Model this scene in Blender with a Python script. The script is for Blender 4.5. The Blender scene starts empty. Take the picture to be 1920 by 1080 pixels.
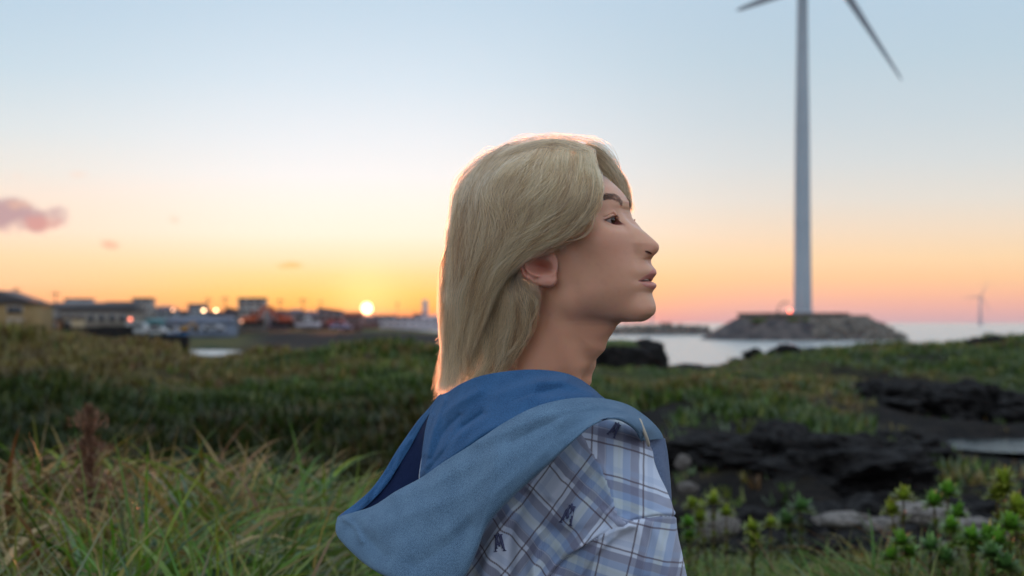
import bpy, math, random
import numpy as np
from mathutils import Vector
rng = np.random.default_rng(7)
random.seed(7)
C = bpy.context.scene
S = 0.0007          # metres per unit of the figure's own scale
FPX = 2666.667      # focal length in those units
CAMZ = 4.0          # camera height above the sea
HZ = 605.0

# ------------------------------------------------------------------ camera
cd = bpy.data.cameras.new('camera'); cam = bpy.data.objects.new('camera', cd)
C.collection.objects.link(cam); C.camera = cam
cam.location = (0, 0, CAMZ); cam.rotation_euler = (math.pi/2, 0, 0)
cd.lens = 50; cd.sensor_width = 36; cd.shift_y = 65/1920
cd.clip_start = 0.05; cd.clip_end = 60000
cd.dof.use_dof = True; cd.dof.focus_distance = 1.80; cd.dof.aperture_fstop = 5.4
C.view_settings.view_transform = 'Standard'; C.view_settings.look = 'None'
C.view_settings.exposure = 0.12; C.view_settings.gamma = 1
C.cycles.use_denoising = True
C.cycles.max_bounces = 8; C.cycles.transparent_max_bounces = 12
C.cycles.sample_clamp_indirect = 6

# ------------------------------------------------------------------ sky and sun
SUN_AZ = math.atan((688-960)/FPX)          # to the left of the view axis
SUN_EL = math.atan((HZ-578)/FPX)
sun_dir = Vector((math.sin(SUN_AZ)*math.cos(SUN_EL), math.cos(SUN_AZ)*math.cos(SUN_EL), math.sin(SUN_EL)))
W = bpy.data.worlds.new('World'); C.world = W; W.use_nodes = True
wt = W.node_tree; wn = wt.nodes; wl = wt.links; wn.clear()
def N(t, kind, **kw):
    n = t.nodes.new(kind)
    for k, v in kw.items(): setattr(n, k, v)
    return n
def math_(t, op, a, b=None, c=None, clamp=False):
    n = N(t, 'ShaderNodeMath', operation=op); n.use_clamp = clamp
    for i, x in enumerate((a, b, c)):
        if x is None: continue
        if isinstance(x, (int, float)): n.inputs[i].default_value = x
        else: t.links.new(x, n.inputs[i])
    return n.outputs[0]
def ramp(t, fac, stops, interp='LINEAR'):
    n = N(t, 'ShaderNodeValToRGB'); cr = n.color_ramp; cr.interpolation = interp
    while len(cr.elements) > 1: cr.elements.remove(cr.elements[-1])
    for i, (p, c) in enumerate(stops):
        e = cr.elements[0] if i == 0 else cr.elements.new(p)
        e.position = p; e.color = (c[0], c[1], c[2], 1)
    if fac is not None: t.links.new(fac, n.inputs[0])
    return n.outputs[0]
def mixc(t, f, a, b, mode='MIX'):
    n = N(t, 'ShaderNodeMix', data_type='RGBA', blend_type=mode)
    for i, x in ((0, f), (6, a), (7, b)):
        if isinstance(x, (int, float)): n.inputs[i].default_value = x
        elif isinstance(x, tuple): n.inputs[i].default_value = (x[0], x[1], x[2], 1)
        else: t.links.new(x, n.inputs[i])
    return n.outputs[2]
def lin(r, g, b):
    f = lambda c: (c/255/12.92 if c/255 <= 0.04045 else ((c/255+0.055)/1.055)**2.4)
    return (f(r), f(g), f(b))
def smooth_(t, x, a, b):
    n = N(t, 'ShaderNodeMapRange', interpolation_type='SMOOTHSTEP')
    n.inputs[1].default_value = a; n.inputs[2].default_value = b
    t.links.new(x, n.inputs[0]); return n.outputs[0]
tc = N(wt, 'ShaderNodeTexCoord'); gen = tc.outputs['Generated']
sep = N(wt, 'ShaderNodeSeparateXYZ'); wl.new(gen, sep.inputs[0])
zz = sep.outputs[2]
def el(py): t = (HZ-py)/FPX; return t/math.sqrt(1+t*t)
R = 0.24   # the first ramp covers the low sky, sin(elevation) 0..R
zr = math_(wt, 'DIVIDE', zz, R, clamp=True)
def stops(lst): return [(max(0.0, min(1.0, el(p)/R)), lin(*c)) for p, c in lst]
near = ramp(wt, zr, stops([(605,(240,112,84)),(592,(253,142,84)),(575,(255,180,80)),(550,(255,199,102)),(520,(255,211,140)),(485,(253,223,184)),(440,(249,236,218)),(390,(244,238,228)),(330,(234,237,238)),(260,(224,232,238)),(150,(205,222,234)),(0,(186,209,226))]))
far = ramp(wt, zr, stops([(605,(190,163,172)),(590,(208,166,166)),(572,(226,172,158)),(552,(238,182,150)),(525,(242,196,150)),(490,(241,208,166)),(440,(232,212,188)),(380,(218,214,206)),(310,(204,211,213)),(230,(192,206,214)),(120,(180,201,214)),(0,(171,195,213))]))
left = ramp(wt, zr, stops([(605,(236,150,130)),(585,(248,160,122)),(560,(254,180,126)),(530,(253,200,150)),(490,(252,212,168)),(440,(250,221,198)),(390,(240,222,206)),(330,(226,224,218)),(260,(212,221,224)),(150,(192,212,224)),(0,(176,201,220))]))
hor = N(wt, 'ShaderNodeCombineXYZ'); wl.new(sep.outputs[0], hor.inputs[0]); wl.new(sep.outputs[1], hor.inputs[1])
hn = N(wt, 'ShaderNodeVectorMath', operation='NORMALIZE'); wl.new(hor.outputs[0], hn.inputs[0])
def dot_(v, d):
    n = N(wt, 'ShaderNodeVectorMath', operation='DOT_PRODUCT'); wl.new(v, n.inputs[0]); n.inputs[1].default_value = d; return n.outputs['Value']
ca = dot_(hn.outputs[0], (math.sin(SUN_AZ), math.cos(SUN_AZ), 0))
side = dot_(hn.outputs[0], (math.cos(SUN_AZ), -math.sin(SUN_AZ), 0))   # >0 right of the sun
fr = smooth_(wt, side, 0.02, 0.30)
fl = smooth_(wt, math_(wt, 'MULTIPLY', side, -1), 0.02, 0.26)
low = mixc(wt, fl, mixc(wt, fr, near, far), left)
anti = ramp(wt, math_(wt, 'MAXIMUM', zz, 0.0), [(0, lin(205,196,214)), (0.08, lin(232,218,228)), (0.2, lin(230,232,242)), (0.5, lin(226,237,248)), (1, lin(214,230,248))])
fb = smooth_(wt, ca, 0.75, -0.6)
high = ramp(wt, zz, [(0.2, lin(184,208,226)), (0.5, lin(206,222,243)), (1, lin(214,228,247))])
sky_low = mixc(wt, smooth_(wt, zz, 0.16, 0.34), low, high)
sky_c = mixc(wt, fb, sky_low, anti)
# thin drifting cloud patches low on the left
def cloud(px, py, rx, ry, thr, rot=0.0):
    d0 = Vector(((px-960)/FPX, 1, (HZ-py)/FPX))
    a = math_(wt, 'DIVIDE', sep.outputs[0], math_(wt, 'MAXIMUM', sep.outputs[1], 0.05))
    b = math_(wt, 'DIVIDE', zz, math_(wt, 'MAXIMUM', sep.outputs[1], 0.05))
    a = math_(wt, 'DIVIDE', math_(wt, 'SUBTRACT', a, d0.x), rx/FPX)
    b = math_(wt, 'DIVIDE', math_(wt, 'SUBTRACT', math_(wt, 'SUBTRACT', b, d0.z), 0.0), ry/FPX)
    b = math_(wt, 'ADD', b, math_(wt, 'MULTIPLY', a, rot))
    d = math_(wt, 'ADD', math_(wt, 'MULTIPLY', a, a), math_(wt, 'MULTIPLY', b, b))
    n = N(wt, 'ShaderNodeTexNoise'); n.inputs['Scale'].default_value = 70; n.inputs['Detail'].default_value = 5; wl.new(gen, n.inputs['Vector'])
    v = math_(wt, 'ADD', math_(wt, 'MULTIPLY', d, -1), math_(wt, 'MULTIPLY', n.outputs[0], 2.6))
    return smooth_(wt, v, thr, thr+1.1)
cl = [((20,405,120,34,0.15,0.18), (164,134,148), 0.85), ((75,418,55,20,0.4,0.0),(224,148,134),0.45), ((55,384,70,16,0.9,0.0),(246,196,160),0.6),
      ((207,458,26,12,0.5,0.0),(228,166,140),0.65), ((328,410,22,14,0.8,0.0),(240,196,172),0.6), ((540,498,36,9,0.4,0.0),(238,186,110),0.7),
      ((630,516,26,8,0.9,0.0),(240,192,110),0.5), ((22,330,44,14,0.8,0.0),(238,202,182),0.6), ((150,328,34,12,0.9,0.0),(240,206,186),0.55), ((110,345,60,16,1.1,0.0),(240,206,184),0.5)]
for args, col, op in cl:
    f = math_(wt, 'MULTIPLY', cloud(*args), op)
    sky_c = mixc(wt, f, sky_c, lin(*col))
ns = N(wt, 'ShaderNodeTexSky', sky_type='NISHITA', sun_disc=False)
ns.sun_elevation = SUN_EL; ns.sun_rotation = SUN_AZ; ns.altitude = 5
bg0 = N(wt, 'ShaderNodeBackground'); wl.new(ns.outputs[0], bg0.inputs[0]); bg0.inputs[1].default_value = 0.008
bg = N(wt, 'ShaderNodeBackground'); wl.new(sky_c, bg.inputs[0]); bg.inputs[1].default_value = 1.0
# the sun's disc
sd = dot_(gen, tuple(sun_dir))
disc = smooth_(wt, sd, math.cos(math.radians(0.235)), math.cos(math.radians(0.205)))
bs = N(wt, 'ShaderNodeBackground'); bs.inputs[0].default_value = (1, 0.62, 0.34, 1)
aur = math_(wt, 'POWER', math_(wt, 'MAXIMUM', sd, 0.0), 3500)
wl.new(math_(wt, 'ADD', math_(wt, 'MULTIPLY', disc, 5.0), math_(wt, 'MULTIPLY', aur, 0.30)), bs.inputs[1])
ad = N(wt, 'ShaderNodeAddShader'); wl.new(bg.outputs[0], ad.inputs[0]); wl.new(bs.outputs[0], ad.inputs[1])
ad2 = N(wt, 'ShaderNodeAddShader'); wl.new(ad.outputs[0], ad2.inputs[0]); wl.new(bg0.outputs[0], ad2.inputs[1])
wo = N(wt, 'ShaderNodeOutputWorld'); wl.new(ad2.outputs[0], wo.inputs[0])
sl = bpy.data.lights.new('sun', 'SUN'); so = bpy.data.objects.new('sun', sl); C.collection.objects.link(so)
sl.energy = 2.0; sl.angle = math.radians(0.53); sl.color = (1.0, 0.33, 0.16)
so.rotation_euler = sun_dir.to_track_quat('Z', 'Y').to_euler(); so.location = (0, 0, 60)

# ------------------------------------------------------------------ helpers
def tag(o, label=None, cat=None, group=None, kind=None):
    if label: o['label'] = label
    if cat: o['category'] = cat
    if group: o['group'] = group
    if kind: o['kind'] = kind
    return o
def empty(name, loc=(0,0,0), rz=0.0):
    o = bpy.data.objects.new(name, None); C.collection.objects.link(o); o.location = loc; o.rotation_euler = (0,0,rz); o.empty_display_size = 0.1
    return o
def mesh(name, co, faces, mat=None, parent=None, smooth=True, uv=None, cols=None):
    me = bpy.data.meshes.new(name)
    co = np.asarray(co, dtype=np.float32).reshape(-1, 3)
    fa = np.asarray(faces, dtype=np.int32)
    me.vertices.add(len(co)); me.vertices.foreach_set('co', co.ravel())
    k = fa.shape[1]
    me.loops.add(fa.size); me.loops.foreach_set('vertex_index', fa.ravel())
    me.polygons.add(len(fa)); me.polygons.foreach_set('loop_start', np.arange(0, fa.size, k, dtype=np.int32))
    me.update(calc_edges=True)
    if smooth: me.shade_smooth()
    if uv is not None:
        l = me.uv_layers.new(name='UVMap'); u = np.asarray(uv, dtype=np.float32)
        if len(u) == len(co): u = u[fa.ravel()]
        l.data.foreach_set('uv', u.ravel())
    if cols is not None:
        a = me.color_attributes.new('Col', 'FLOAT_COLOR', 'POINT')
        c4 = np.ones((len(co), 4), dtype=np.float32); c4[:, :cols.shape[1]] = cols
        a.data.foreach_set('color', c4.ravel())
    if mat is not None:
        for m in (mat if isinstance(mat, (list, tuple)) else [mat]): me.materials.append(m)
    o = bpy.data.objects.new(name, me); C.collection.objects.link(o)
    if parent: o.parent = parent
    return o
def gridfaces(nr, nc, wrap=False, flip=False):
    r = np.arange(nr-1)[:, None]; c = np.arange(nc if wrap else nc-1)[None, :]
    c2 = (c+1) % nc
    f = np.stack([r*nc+c, r*nc+c2, (r+1)*nc+c2, (r+1)*nc+c], -1).reshape(-1, 4)
    return f[:, ::-1] if flip else f
def mat(name, col=(0.5,0.5,0.5), rough=0.7, noise=None, metal=0.0, spec=0.3, bump=None, emit=None):
    m = bpy.data.materials.new(name); m.use_nodes = True; t = m.node_tree
    b = t.nodes['Principled BSDF']; b.inputs['Base Color'].default_value = (*col, 1)
    b.inputs['Roughness'].default_value = rough; b.inputs['Metallic'].default_value = metal
    b.inputs['Specular IOR Level'].default_value = spec
    if noise:   # (scale, other colour, amount)
        tc = N(t, 'ShaderNodeTexCoord'); n = N(t, 'ShaderNodeTexNoise'); t.links.new(tc.outputs['Object'], n.inputs['Vector'])
        n.inputs['Scale'].default_value = noise[0]; n.inputs['Detail'].default_value = 6
        f = math_(t, 'MULTIPLY', smooth_(t, n.outputs[0], 0.35, 0.65), noise[2])
        t.links.new(mixc(t, f, col, noise[1]), b.inputs['Base Color'])
        if bump:
            bn = N(t, 'ShaderNodeBump'); bn.inputs['Strength'].default_value = bump; bn.inputs['Distance'].default_value = 0.05
            t.links.new(n.outputs[0], bn.inputs['Height']); t.links.new(bn.outputs[0], b.inputs['Normal'])
    if emit:
        b.inputs['Emission Color'].default_value = (*emit[0], 1); b.inputs['Emission Strength'].default_value = emit[1]
    return m
# figure frame: (x, y, z) units with the camera at (0, -FPX, 0)  ->  metres
def wpt(p): p = np.asarray(p, dtype=np.float64); return np.stack([p[...,0]*S, (p[...,1]+FPX)*S, p[...,2]*S+CAMZ], -1)
def img2fig(px, py, y): k = 1+np.asarray(y)/FPX; return np.stack([(np.asarray(px)-960)*k, np.asarray(y)+0*k, (HZ-np.asarray(py))*k], -1)
def fig2img(p): k = 1/(1+p[...,1]/FPX); return p[...,0]*k+960, HZ-p[...,2]*k
def catmull(P, n):
    P = np.asarray(P, dtype=np.float64); m = len(P)
    t = np.linspace(0, m-1, n); i = np.clip(t.astype(int), 0, m-2); f = (t-i)[:, None]
    g = lambda k: P[np.clip(i+k, 0, m-1)]
    p0 = np.where((i == 0)[:, None], 2*g(0)-g(1), g(-1)); p3 = np.where((i == m-2)[:, None], 2*g(1)-g(0), g(2)); p1, p2 = g(0), g(1)
    return 0.5*((2*p1)+(-p0+p2)*f+(2*p0-5*p1+4*p2-p3)*f*f+(-p0+3*p1-3*p2+p3)*f**3)
def resample(P, n):   # even spacing along the curve
    Q = catmull(P, 200); d = np.r_[0, np.cumsum(np.linalg.norm(np.diff(Q[:, :2], axis=0), axis=1))]
    s = np.linspace(0, d[-1], n)
    return np.stack([np.interp(s, d, Q[:, k]) for k in range(Q.shape[1])], -1)
def sstep(x, a, b): t = np.clip((x-a)/(b-a), 0, 1); return t*t*(3-2*t)
class VNoise:     # smooth value noise
    def __init__(s, seed): s.t = np.random.default_rng(seed).random((64, 64, 64), dtype=np.float32)
    def __call__(s, x, y, z=0.0):
        x, y, z = np.broadcast_arrays(*(np.asarray(a, dtype=np.float64) for a in (x, y, z)))
        xi, yi, zi = np.floor(x).astype(int), np.floor(y).astype(int), np.floor(z).astype(int)
        fx, fy, fz = x-xi, y-yi, z-zi
        fx, fy, fz = fx*fx*(3-2*fx), fy*fy*(3-2*fy), fz*fz*(3-2*fz)
        g = lambda a, b, c: s.t[(xi+a) & 63, (yi+b) & 63, (zi+c) & 63]
        l = lambda a, b, f: a+(b-a)*f
        return l(l(l(g(0,0,0), g(1,0,0), fx), l(g(0,1,0), g(1,1,0), fx), fy), l(l(g(0,0,1), g(1,0,1), fx), l(g(0,1,1), g(1,1,1), fx), fy), fz)*2-1
    def fbm(s, x, y, z=0.0, o=4, g=0.5):
        r = 0; a = 1.0; f = 1.0; w = 0
        for k in range(o): r = r+a*s(np.asarray(x)*f+17.3*k, np.asarray(y)*f+5.1*k, np.asarray(z)*f); w += a; a *= g; f *= 2.03
        return r/w
vn = VNoise(3)
# ================================================================== the person
person = empty('person', (0.05, FPX*S, 2.38))
tag(person, 'person with chin length blond hair in profile wearing a plaid shirt with denim hood', 'person')
person_objs = []
def pm(name, P, faces, m, **kw):      # a mesh given in figure units, kept under the person
    o = mesh(name, wpt(np.asarray(P).reshape(-1, 3))-np.array(person.location), faces, m, person, **kw)
    person_objs.append(o); return o

# ---- implicit shapes
def ell(p, c, r, pitch=0.0, yaw=0.0):
    x, y, z = p[0]-c[0], p[1]-c[1], p[2]-c[2]
    if pitch: cs, sn = math.cos(pitch), math.sin(pitch); x, z = x*cs+z*sn, -x*sn+z*cs
    if yaw: cs, sn = math.cos(yaw), math.sin(yaw); x, y = x*cs+y*sn, -x*sn+y*cs
    k0 = np.sqrt((x/r[0])**2+(y/r[1])**2+(z/r[2])**2)+1e-9
    k1 = np.sqrt((x/r[0]**2)**2+(y/r[1]**2)**2+(z/r[2]**2)**2)+1e-9
    return k0*(k0-1)/k1
def cap(p, a, b, ra, rb):
    a = np.array(a, float); b = np.array(b, float); d = b-a
    t = np.clip(((p[0]-a[0])*d[0]+(p[1]-a[1])*d[1]+(p[2]-a[2])*d[2])/d.dot(d), 0, 1)
    return np.sqrt((p[0]-a[0]-d[0]*t)**2+(p[1]-a[1]-d[1]*t)**2+(p[2]-a[2]-d[2]*t)**2)-(ra+(rb-ra)*t)
def smin(a, b, k): h = np.clip(0.5+0.5*(b-a)/k, 0, 1); return b+(a-b)*h-k*h*(1-h)
def rowcast(F, zs, th, axis, rmax, coarse=28, fine=12):
    z = np.repeat(np.asarray(zs)[:, None], len(th), 1).astype(np.float32)
    ax = np.array([axis(q) for q in zs], dtype=np.float32)
    ct, st = np.cos(th)[None].astype(np.float32), np.sin(th)[None].astype(np.float32)
    at = lambda r: (ax[:, :1]+r*ct, ax[:, 1:]+r*st, z)
    hi = np.full(z.shape, rmax, np.float32); lo = np.full(z.shape, 0, np.float32); done = np.zeros(z.shape, bool)
    for r in np.linspace(rmax, 0, coarse)[1:]:
        v = F(at(np.full(z.shape, r, np.float32)))
        hit = (~done) & (v < 0); lo[hit] = r; done |= hit; hi = np.where(done, hi, r)
    for _ in range(fine):
        m = (lo+hi)/2; v = F(at(m)); ins = v < 0
        lo = np.where(ins, m, lo); hi = np.where(ins, hi, m)
    x, y, zq = at((lo+hi)/2)
    return x.astype(np.float64), y.astype(np.float64), zq.astype(np.float64)

# ---- head and neck (local: u forward, v to the person's left, z up)
PSI = math.radians(25); CP, SP = math.cos(PSI), math.sin(PSI); HX = 105.0
def h2f(u, v, z): return np.stack([HX+u*CP+v*SP, -u*SP+v*CP, z], -1)
def Fhead(p):
    x, y, z = p; ya = np.abs(y); q = (x, ya, z)
    f = ell(q, (-6,0,198), (130,104,118), math.radians(-12))
    f = smin(f, ell(q, (26,0,208), (74,84,66)), 24)
    f = smin(f, ell(q, (72,0,132), (80,84,84)), 26)
    f = smin(f, ell(q, (78,46,150), (46,42,34)), 26)            # cheekbone
    f = smin(f, cap(q, (14,62,120), (28,54,44), 30, 24), 24)      # ramus
    f = smin(f, cap(q, (28,54,42), (138,14,26), 24, 23), 20)      # jaw
    f = smin(f, ell(q, (107,0,86), (58,58,50)), 24)
    f = smin(f, ell(q, (88,32,98), (44,44,50)), 24)
    f = smin(f, ell(q, (92,26,60), (48,44,42)), 24)
    f = smin(f, cap(q, (36,58,120), (62,50,58), 27, 27), 30)
    f = smin(f, ell(q, (136,0,34), (31,31,27)), 16)
    f = smin(f, cap(q, (98,0,30), (40,0,-22), 18, 38), 24)
    f = smin(f, cap(q, (18,0,70), (-86,0,-165), 71, 86), 24)      # neck
    f = smin(f, cap(q, (-8,62,60), (24,30,-110), 11, 11), 24)     # neck muscle
    return f
zs = np.concatenate([np.linspace(322, 300, 30, endpoint=False), np.linspace(300, 235, 50, endpoint=False), np.linspace(235, 160, 110, endpoint=False),
                     np.linspace(160, 60, 130, endpoint=False), np.linspace(60, -12, 110, endpoint=False), np.linspace(-12, -170, 80)])
nt = 620
tt = np.linspace(-1, 1, nt, endpoint=False)
th = math.pi*(0.36*tt+0.64*tt*np.abs(tt)**1.2)
U, V, Z = rowcast(Fhead, zs, th, lambda z: (22 if z > 20 else 22+(z-20)*0.28, 0), 230)
# close the top
topc = zs > 0
def prof(tab):
    a = np.array(tab, float); return lambda z: np.interp(-z, -(HZ-a[:, 1])[::1]*1.0, a[:, 0]) if False else np.interp(HZ-z, a[:, 1], a[:, 0])
P_sil = [(1085,292),(1108,306),(1128,320),(1145,335),(1160,350),(1171,364),(1178,376),(1178,385),(1176,392),(1178,400),(1183,409),(1190,417),(1204,429),(1217,441),(1229,452),(1234,457),(1236,462),(1235.5,468),(1232,474),(1226,479),(1219.5,483),(1218,487),(1220.5,494),(1226,501),(1230,505.5),(1231,510),(1229,515),(1224,520),(1220.5,524),(1221,527),(1226,529.5),(1229.5,534),(1229.5,539),(1225,545),(1223,549),(1224,555),(1227.5,564),(1230,574),(1230,581),(1227.5,588),(1221,594.5),(1210,598),(1195,600.5),(1180,604),(1166,611),(1154,621),(1145,631),(1138,644),(1135,652),(1129,663),(1118,677),(1107,695),(1096,714),(1088,735),(1080,760),(1076,800)]
W_tab = [(285,80,2),(340,80,2),(370,60,2),(384,42,2),(396,36,2),(408,27,2),(418,20,1.9),(440,20,1.9),(456,24,2.1),(470,21,2.2),(481,16,2.1),(489,27,2),(500,39,2),(526,44,2),(548,42,2),(570,42,2),(590,46,2),(600,60,2),(640,60,2),(740,60,2)]
wa = np.array(W_tab, float)
def img_row(zrow):  # picture row of a midline point at height z
    return HZ-zrow*1.027
pyrow = img_row(zs)
tgt = np.interp(pyrow, np.array(P_sil)[:, 1], np.array(P_sil)[:, 0])
tgt = np.convolve(np.pad(tgt, 3, mode='edge'), np.ones(7)/7, 'valid')
wid = np.interp(pyrow, wa[:, 0], wa[:, 1])[:, None]; pw = np.interp(pyrow, wa[:, 0], wa[:, 2])[:, None]
G = lambda x, s: np.exp(-(x/s)**2)
kr = np.hanning(57); kr /= kr.sum()
sm = lambda A: np.apply_along_axis(lambda c: np.convolve(np.pad(c, 28, mode='edge'), kr, 'valid'), 0, A)
mk = sstep(Z, 8, 40)*(1-sstep(Z, 150, 175))*sstep(U, 0, 40)
U = U+(sm(U)-U)*mk; V = V+(sm(V)-V)*mk
Va = np.abs(V)
front = sstep(U, 20, 60)
# eye sockets, temples, brow, cheek hollows before the midline fit
U = U-front*5*G(Va-42, 19)*G(Z-190, 16)
U = U+front*1.5*G(Va-36, 26)*G(Z-219, 12)
U = U-front*3*G(Va-34, 12)*G(Z-110, 26)*G(Va-34, 14)
frz = np.where(Z < 25, sstep(U, -25, 25), front)
for it in range(6):
    px, py = fig2img(h2f(U, V, Z))
    pxm = np.where((Va < 13) & (U > 0), px, -1e9).max(1)
    d = (tgt-pxm)/0.93
    d[pyrow < 290] = 0
    d[pyrow > 800] = 0; d = d*(1-sstep(pyrow, 592, 598)*(1-sstep(pyrow, 618, 640))); ds = np.convolve(np.pad(d, 12, mode='edge'), np.ones(25)/25, 'valid'); d = np.where(pyrow > 592, ds, d)
    k = 5 if it < 1 else 1
    k2 = np.hanning(63); k2 /= k2.sum(); db = np.convolve(np.pad(d, 31, mode='edge'), k2, 'valid')
    lipr = sstep(pyrow, 484, 492)*(1-sstep(pyrow, 572, 590)); db = db*lipr+d*(1-lipr)
    U = U+frz*(db[:, None]*np.exp(-(Va/wid)**pw)+(d-db)[:, None]*np.exp(-(Va/23.0)**2))
# nose wings, with the crease behind them
zA = 124
wing = np.exp(-((Va-19)/8.5)**2-((Z-zA)/10)**2)
U = U+front*wing*4.5
U = U-front*2.0*np.exp(-((Va-29)/5.5)**2-((Z-zA)/12)**2)
sgn = np.sign(V)
V = V+sgn*front*2.5*np.exp(-((Va-19)/9)**2-((Z-zA)/9)**2)*sstep(U, 140, 160)
# philtrum, lips
U = U-front*1.2*G(V, 5)*G(Z-107, 7)
mw = 36.0
s_ = np.clip(Va/mw, 0, 1)
zseam = 77.0+1.6*np.cos(s_*math.pi)*0.8-0.5
zup = zseam+ (20.5*(1-s_**1.7)+1.2*G(Va-8, 6))
zlo = zseam-16.5*(1-s_**2.2)
inm = (Va < mw) & (U > 120)
lipm = np.where(inm, sstep(Z, zlo-1.5, zlo+1.0)*(1-sstep(Z, zup-1.0, zup+1.0)), 0)
dz = Z-zseam
U = U+np.where(inm, lipm*(2.0*G(dz-9, 6)+2.4*G(dz+8, 5.5))*(1-s_)**0.7, 0)
gap = np.where(inm, np.exp(-(dz/1.9)**4)*(1-s_**4), 0)
U = U-gap*7*(1-0.5*s_)
U = U-front*1.2*np.exp(-((Va-40)/9)**2-((Z-78)/9)**2)
U = U-front*0.6*np.exp(-((Va-25)/10)**2-((Z-57)/6)**2)
# nostrils
for _ in (0,):
    px, py = fig2img(h2f(U, -Va, Z))
    a = math.radians(-22); dx = (px-1215.5); dy = (py-474.5)
    e = (dx*math.cos(a)-dy*math.sin(a))/6.8; f2 = (dx*math.sin(a)+dy*math.cos(a))/2.5
    nost = np.where((Va > 5) & (U > 140), 1-sstep(e*e+f2*f2, 0.55, 1.35), 0)
    V = V-np.sign(V)*nost*8; Z = Z+nost*3.0
    rim = np.where((Va > 8) & (U > 140), np.exp(-((np.sqrt(e*e+f2*f2)-1.6)/0.5)**2), 0)
    V = V+np.sign(V)*rim*0.8
# eyes
EC = np.array([93.0, 45.0, 186.0]); ER = 17.0
ga = math.radians(14)       # lids face a little outwards
gx, gy = math.cos(ga), math.sin(ga)
dxu, dyv, dzz = U-EC[0], Va-EC[1], Z-EC[2]
fwd = dxu*gx+dyv*gy; lat = -dxu*gy+dyv*gx         # lat>0 outer side
Rr = np.sqrt(dxu**2+dyv**2+dzz**2)+1e-6
isface = fwd > 2
se = np.clip((20.5-lat)/35.0, 0, 1)                # 0 outer canthus, 1 inner
zline = -1.5-6.0*se
zu = zline+11.2*np.sin(math.pi*se**1.6)**0.8
zl = zline-3.6*np.sin(math.pi*se)**0.9
region = np.where(isface, np.where(lat > 0, np.exp(-(lat/27)**4), np.exp(-(lat/18)**4))*np.exp(-(np.abs(dzz+1)/15.5)**3), 0)
RL = ER+2.0+0.045*np.abs(lat)
tx = EC[0]+dxu/Rr*RL; ty = EC[1]+dyv/Rr*RL; tz = EC[2]+dzz/Rr*RL
U = U+(tx-U)*region*0.9; Va2 = Va+(ty-Va)*region*0.9
V = np.sign(V+1e-9)*Va2; Z = Z+(tz-Z)*region*0.6
Va = np.abs(V)
dxu, dyv, dzz = U-EC[0], Va-EC[1], Z-EC[2]
fwd = dxu*gx+dyv*gy; lat = -dxu*gy+dyv*gx
se = np.clip((20.5-lat)/35.0, 0, 1)
zline = -1.5-6.0*se
zu = zline+11.2*np.sin(math.pi*se**1.6)**0.8
zl = zline-3.6*np.sin(math.pi*se)**0.9
isface = fwd > 2
opening = np.where(isface & (lat < 20.5) & (lat > -14.5) & (Rr < 45), sstep(zu-dzz, -0.2, 0.7)*sstep(dzz-zl, -0.2, 0.7), 0)
pull = opening*9
U = U-pull*gx; V = V-np.sign(V)*pull*gy
crease = np.where(isface & (np.abs(lat) < 24), np.exp(-((dzz-zu-5.5)/1.2)**2)*sstep(24-lat, 0, 8)*sstep(17+lat, 0, 8), 0)
U = U-crease*1.8*gx
fold = np.where(isface & (np.abs(lat) < 24), np.exp(-((dzz-zu-9.5)/3)**2)*sstep(24-lat, 0, 8)*sstep(17+lat, 0, 8), 0)
U = U+fold*1.2
sub = np.where(isface & (np.abs(lat) < 22), np.exp(-((dzz-zl+4.0)/2.2)**2)*sstep(22-lat, 0, 8)*sstep(15+lat, 0, 8), 0)
U = U+sub*1.2
HEAD = h2f(U, V, Z)
# colours
base = np.array([0.67, 0.385, 0.255])
colr = np.repeat(np.repeat(base[None, None], len(zs), 0), nt, 1)
def tint(w, c): 
    global colr
    w = np.clip(w, 0, 1)[..., None]; colr = colr*(1-w)+np.array(c)*w
nz = vn.fbm(U/30, V/30, Z/30, 4)
tint(0.18+0.25*nz, (0.63,0.34,0.245))
tint(0.38*np.exp(-((Va-62)/26)**2-((Z-135)/26)**2)*front, (0.66,0.31,0.235))
tint(0.40*np.exp(-((Va-14)/14)**2-((Z-128)/14)**2)*sstep(U, 145, 165), (0.64,0.29,0.215))
tint(0.55*sstep(-Z, -40, 25), (0.60,0.305,0.185))
nz2 = vn.fbm(U/7, V/7, Z/7, 3); tint(0.10+0.5*np.clip(nz2, 0, 1), (0.58,0.31,0.22))
tint(region*0.22, (0.50,0.24,0.19))
tint(np.where(isface, np.exp(-((dzz-zu-0.8)/1.9)**2)*(lat < 22)*(lat > -15), 0)*0.95, (0.14,0.06,0.045))
tint(np.where(isface, np.exp(-((dzz-zl+0.6)/1.2)**2)*(lat < 20)*(lat > -14), 0)*0.5, (0.26,0.10,0.08))
tint(np.where(isface, np.exp(-((lat-22)/5)**2-((dzz+2)/4)**2), 0)*0.4, (0.30,0.12,0.09))
tint(np.where(isface, np.exp(-((lat+15.5)/2.2)**2-((dzz+7)/3)**2), 0)*0.7, (0.36,0.12,0.09))
tint(opening, (0.22,0.05,0.04))
tint(lipm*0.95, (0.57,0.26,0.225))
tint(gap, (0.09,0.02,0.02)); tint(nost*1.2, (0.10,0.03,0.025))  # shade inside the mouth gap and nostrils is put into the colour
pxh, pyh = fig2img(HEAD)
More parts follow.
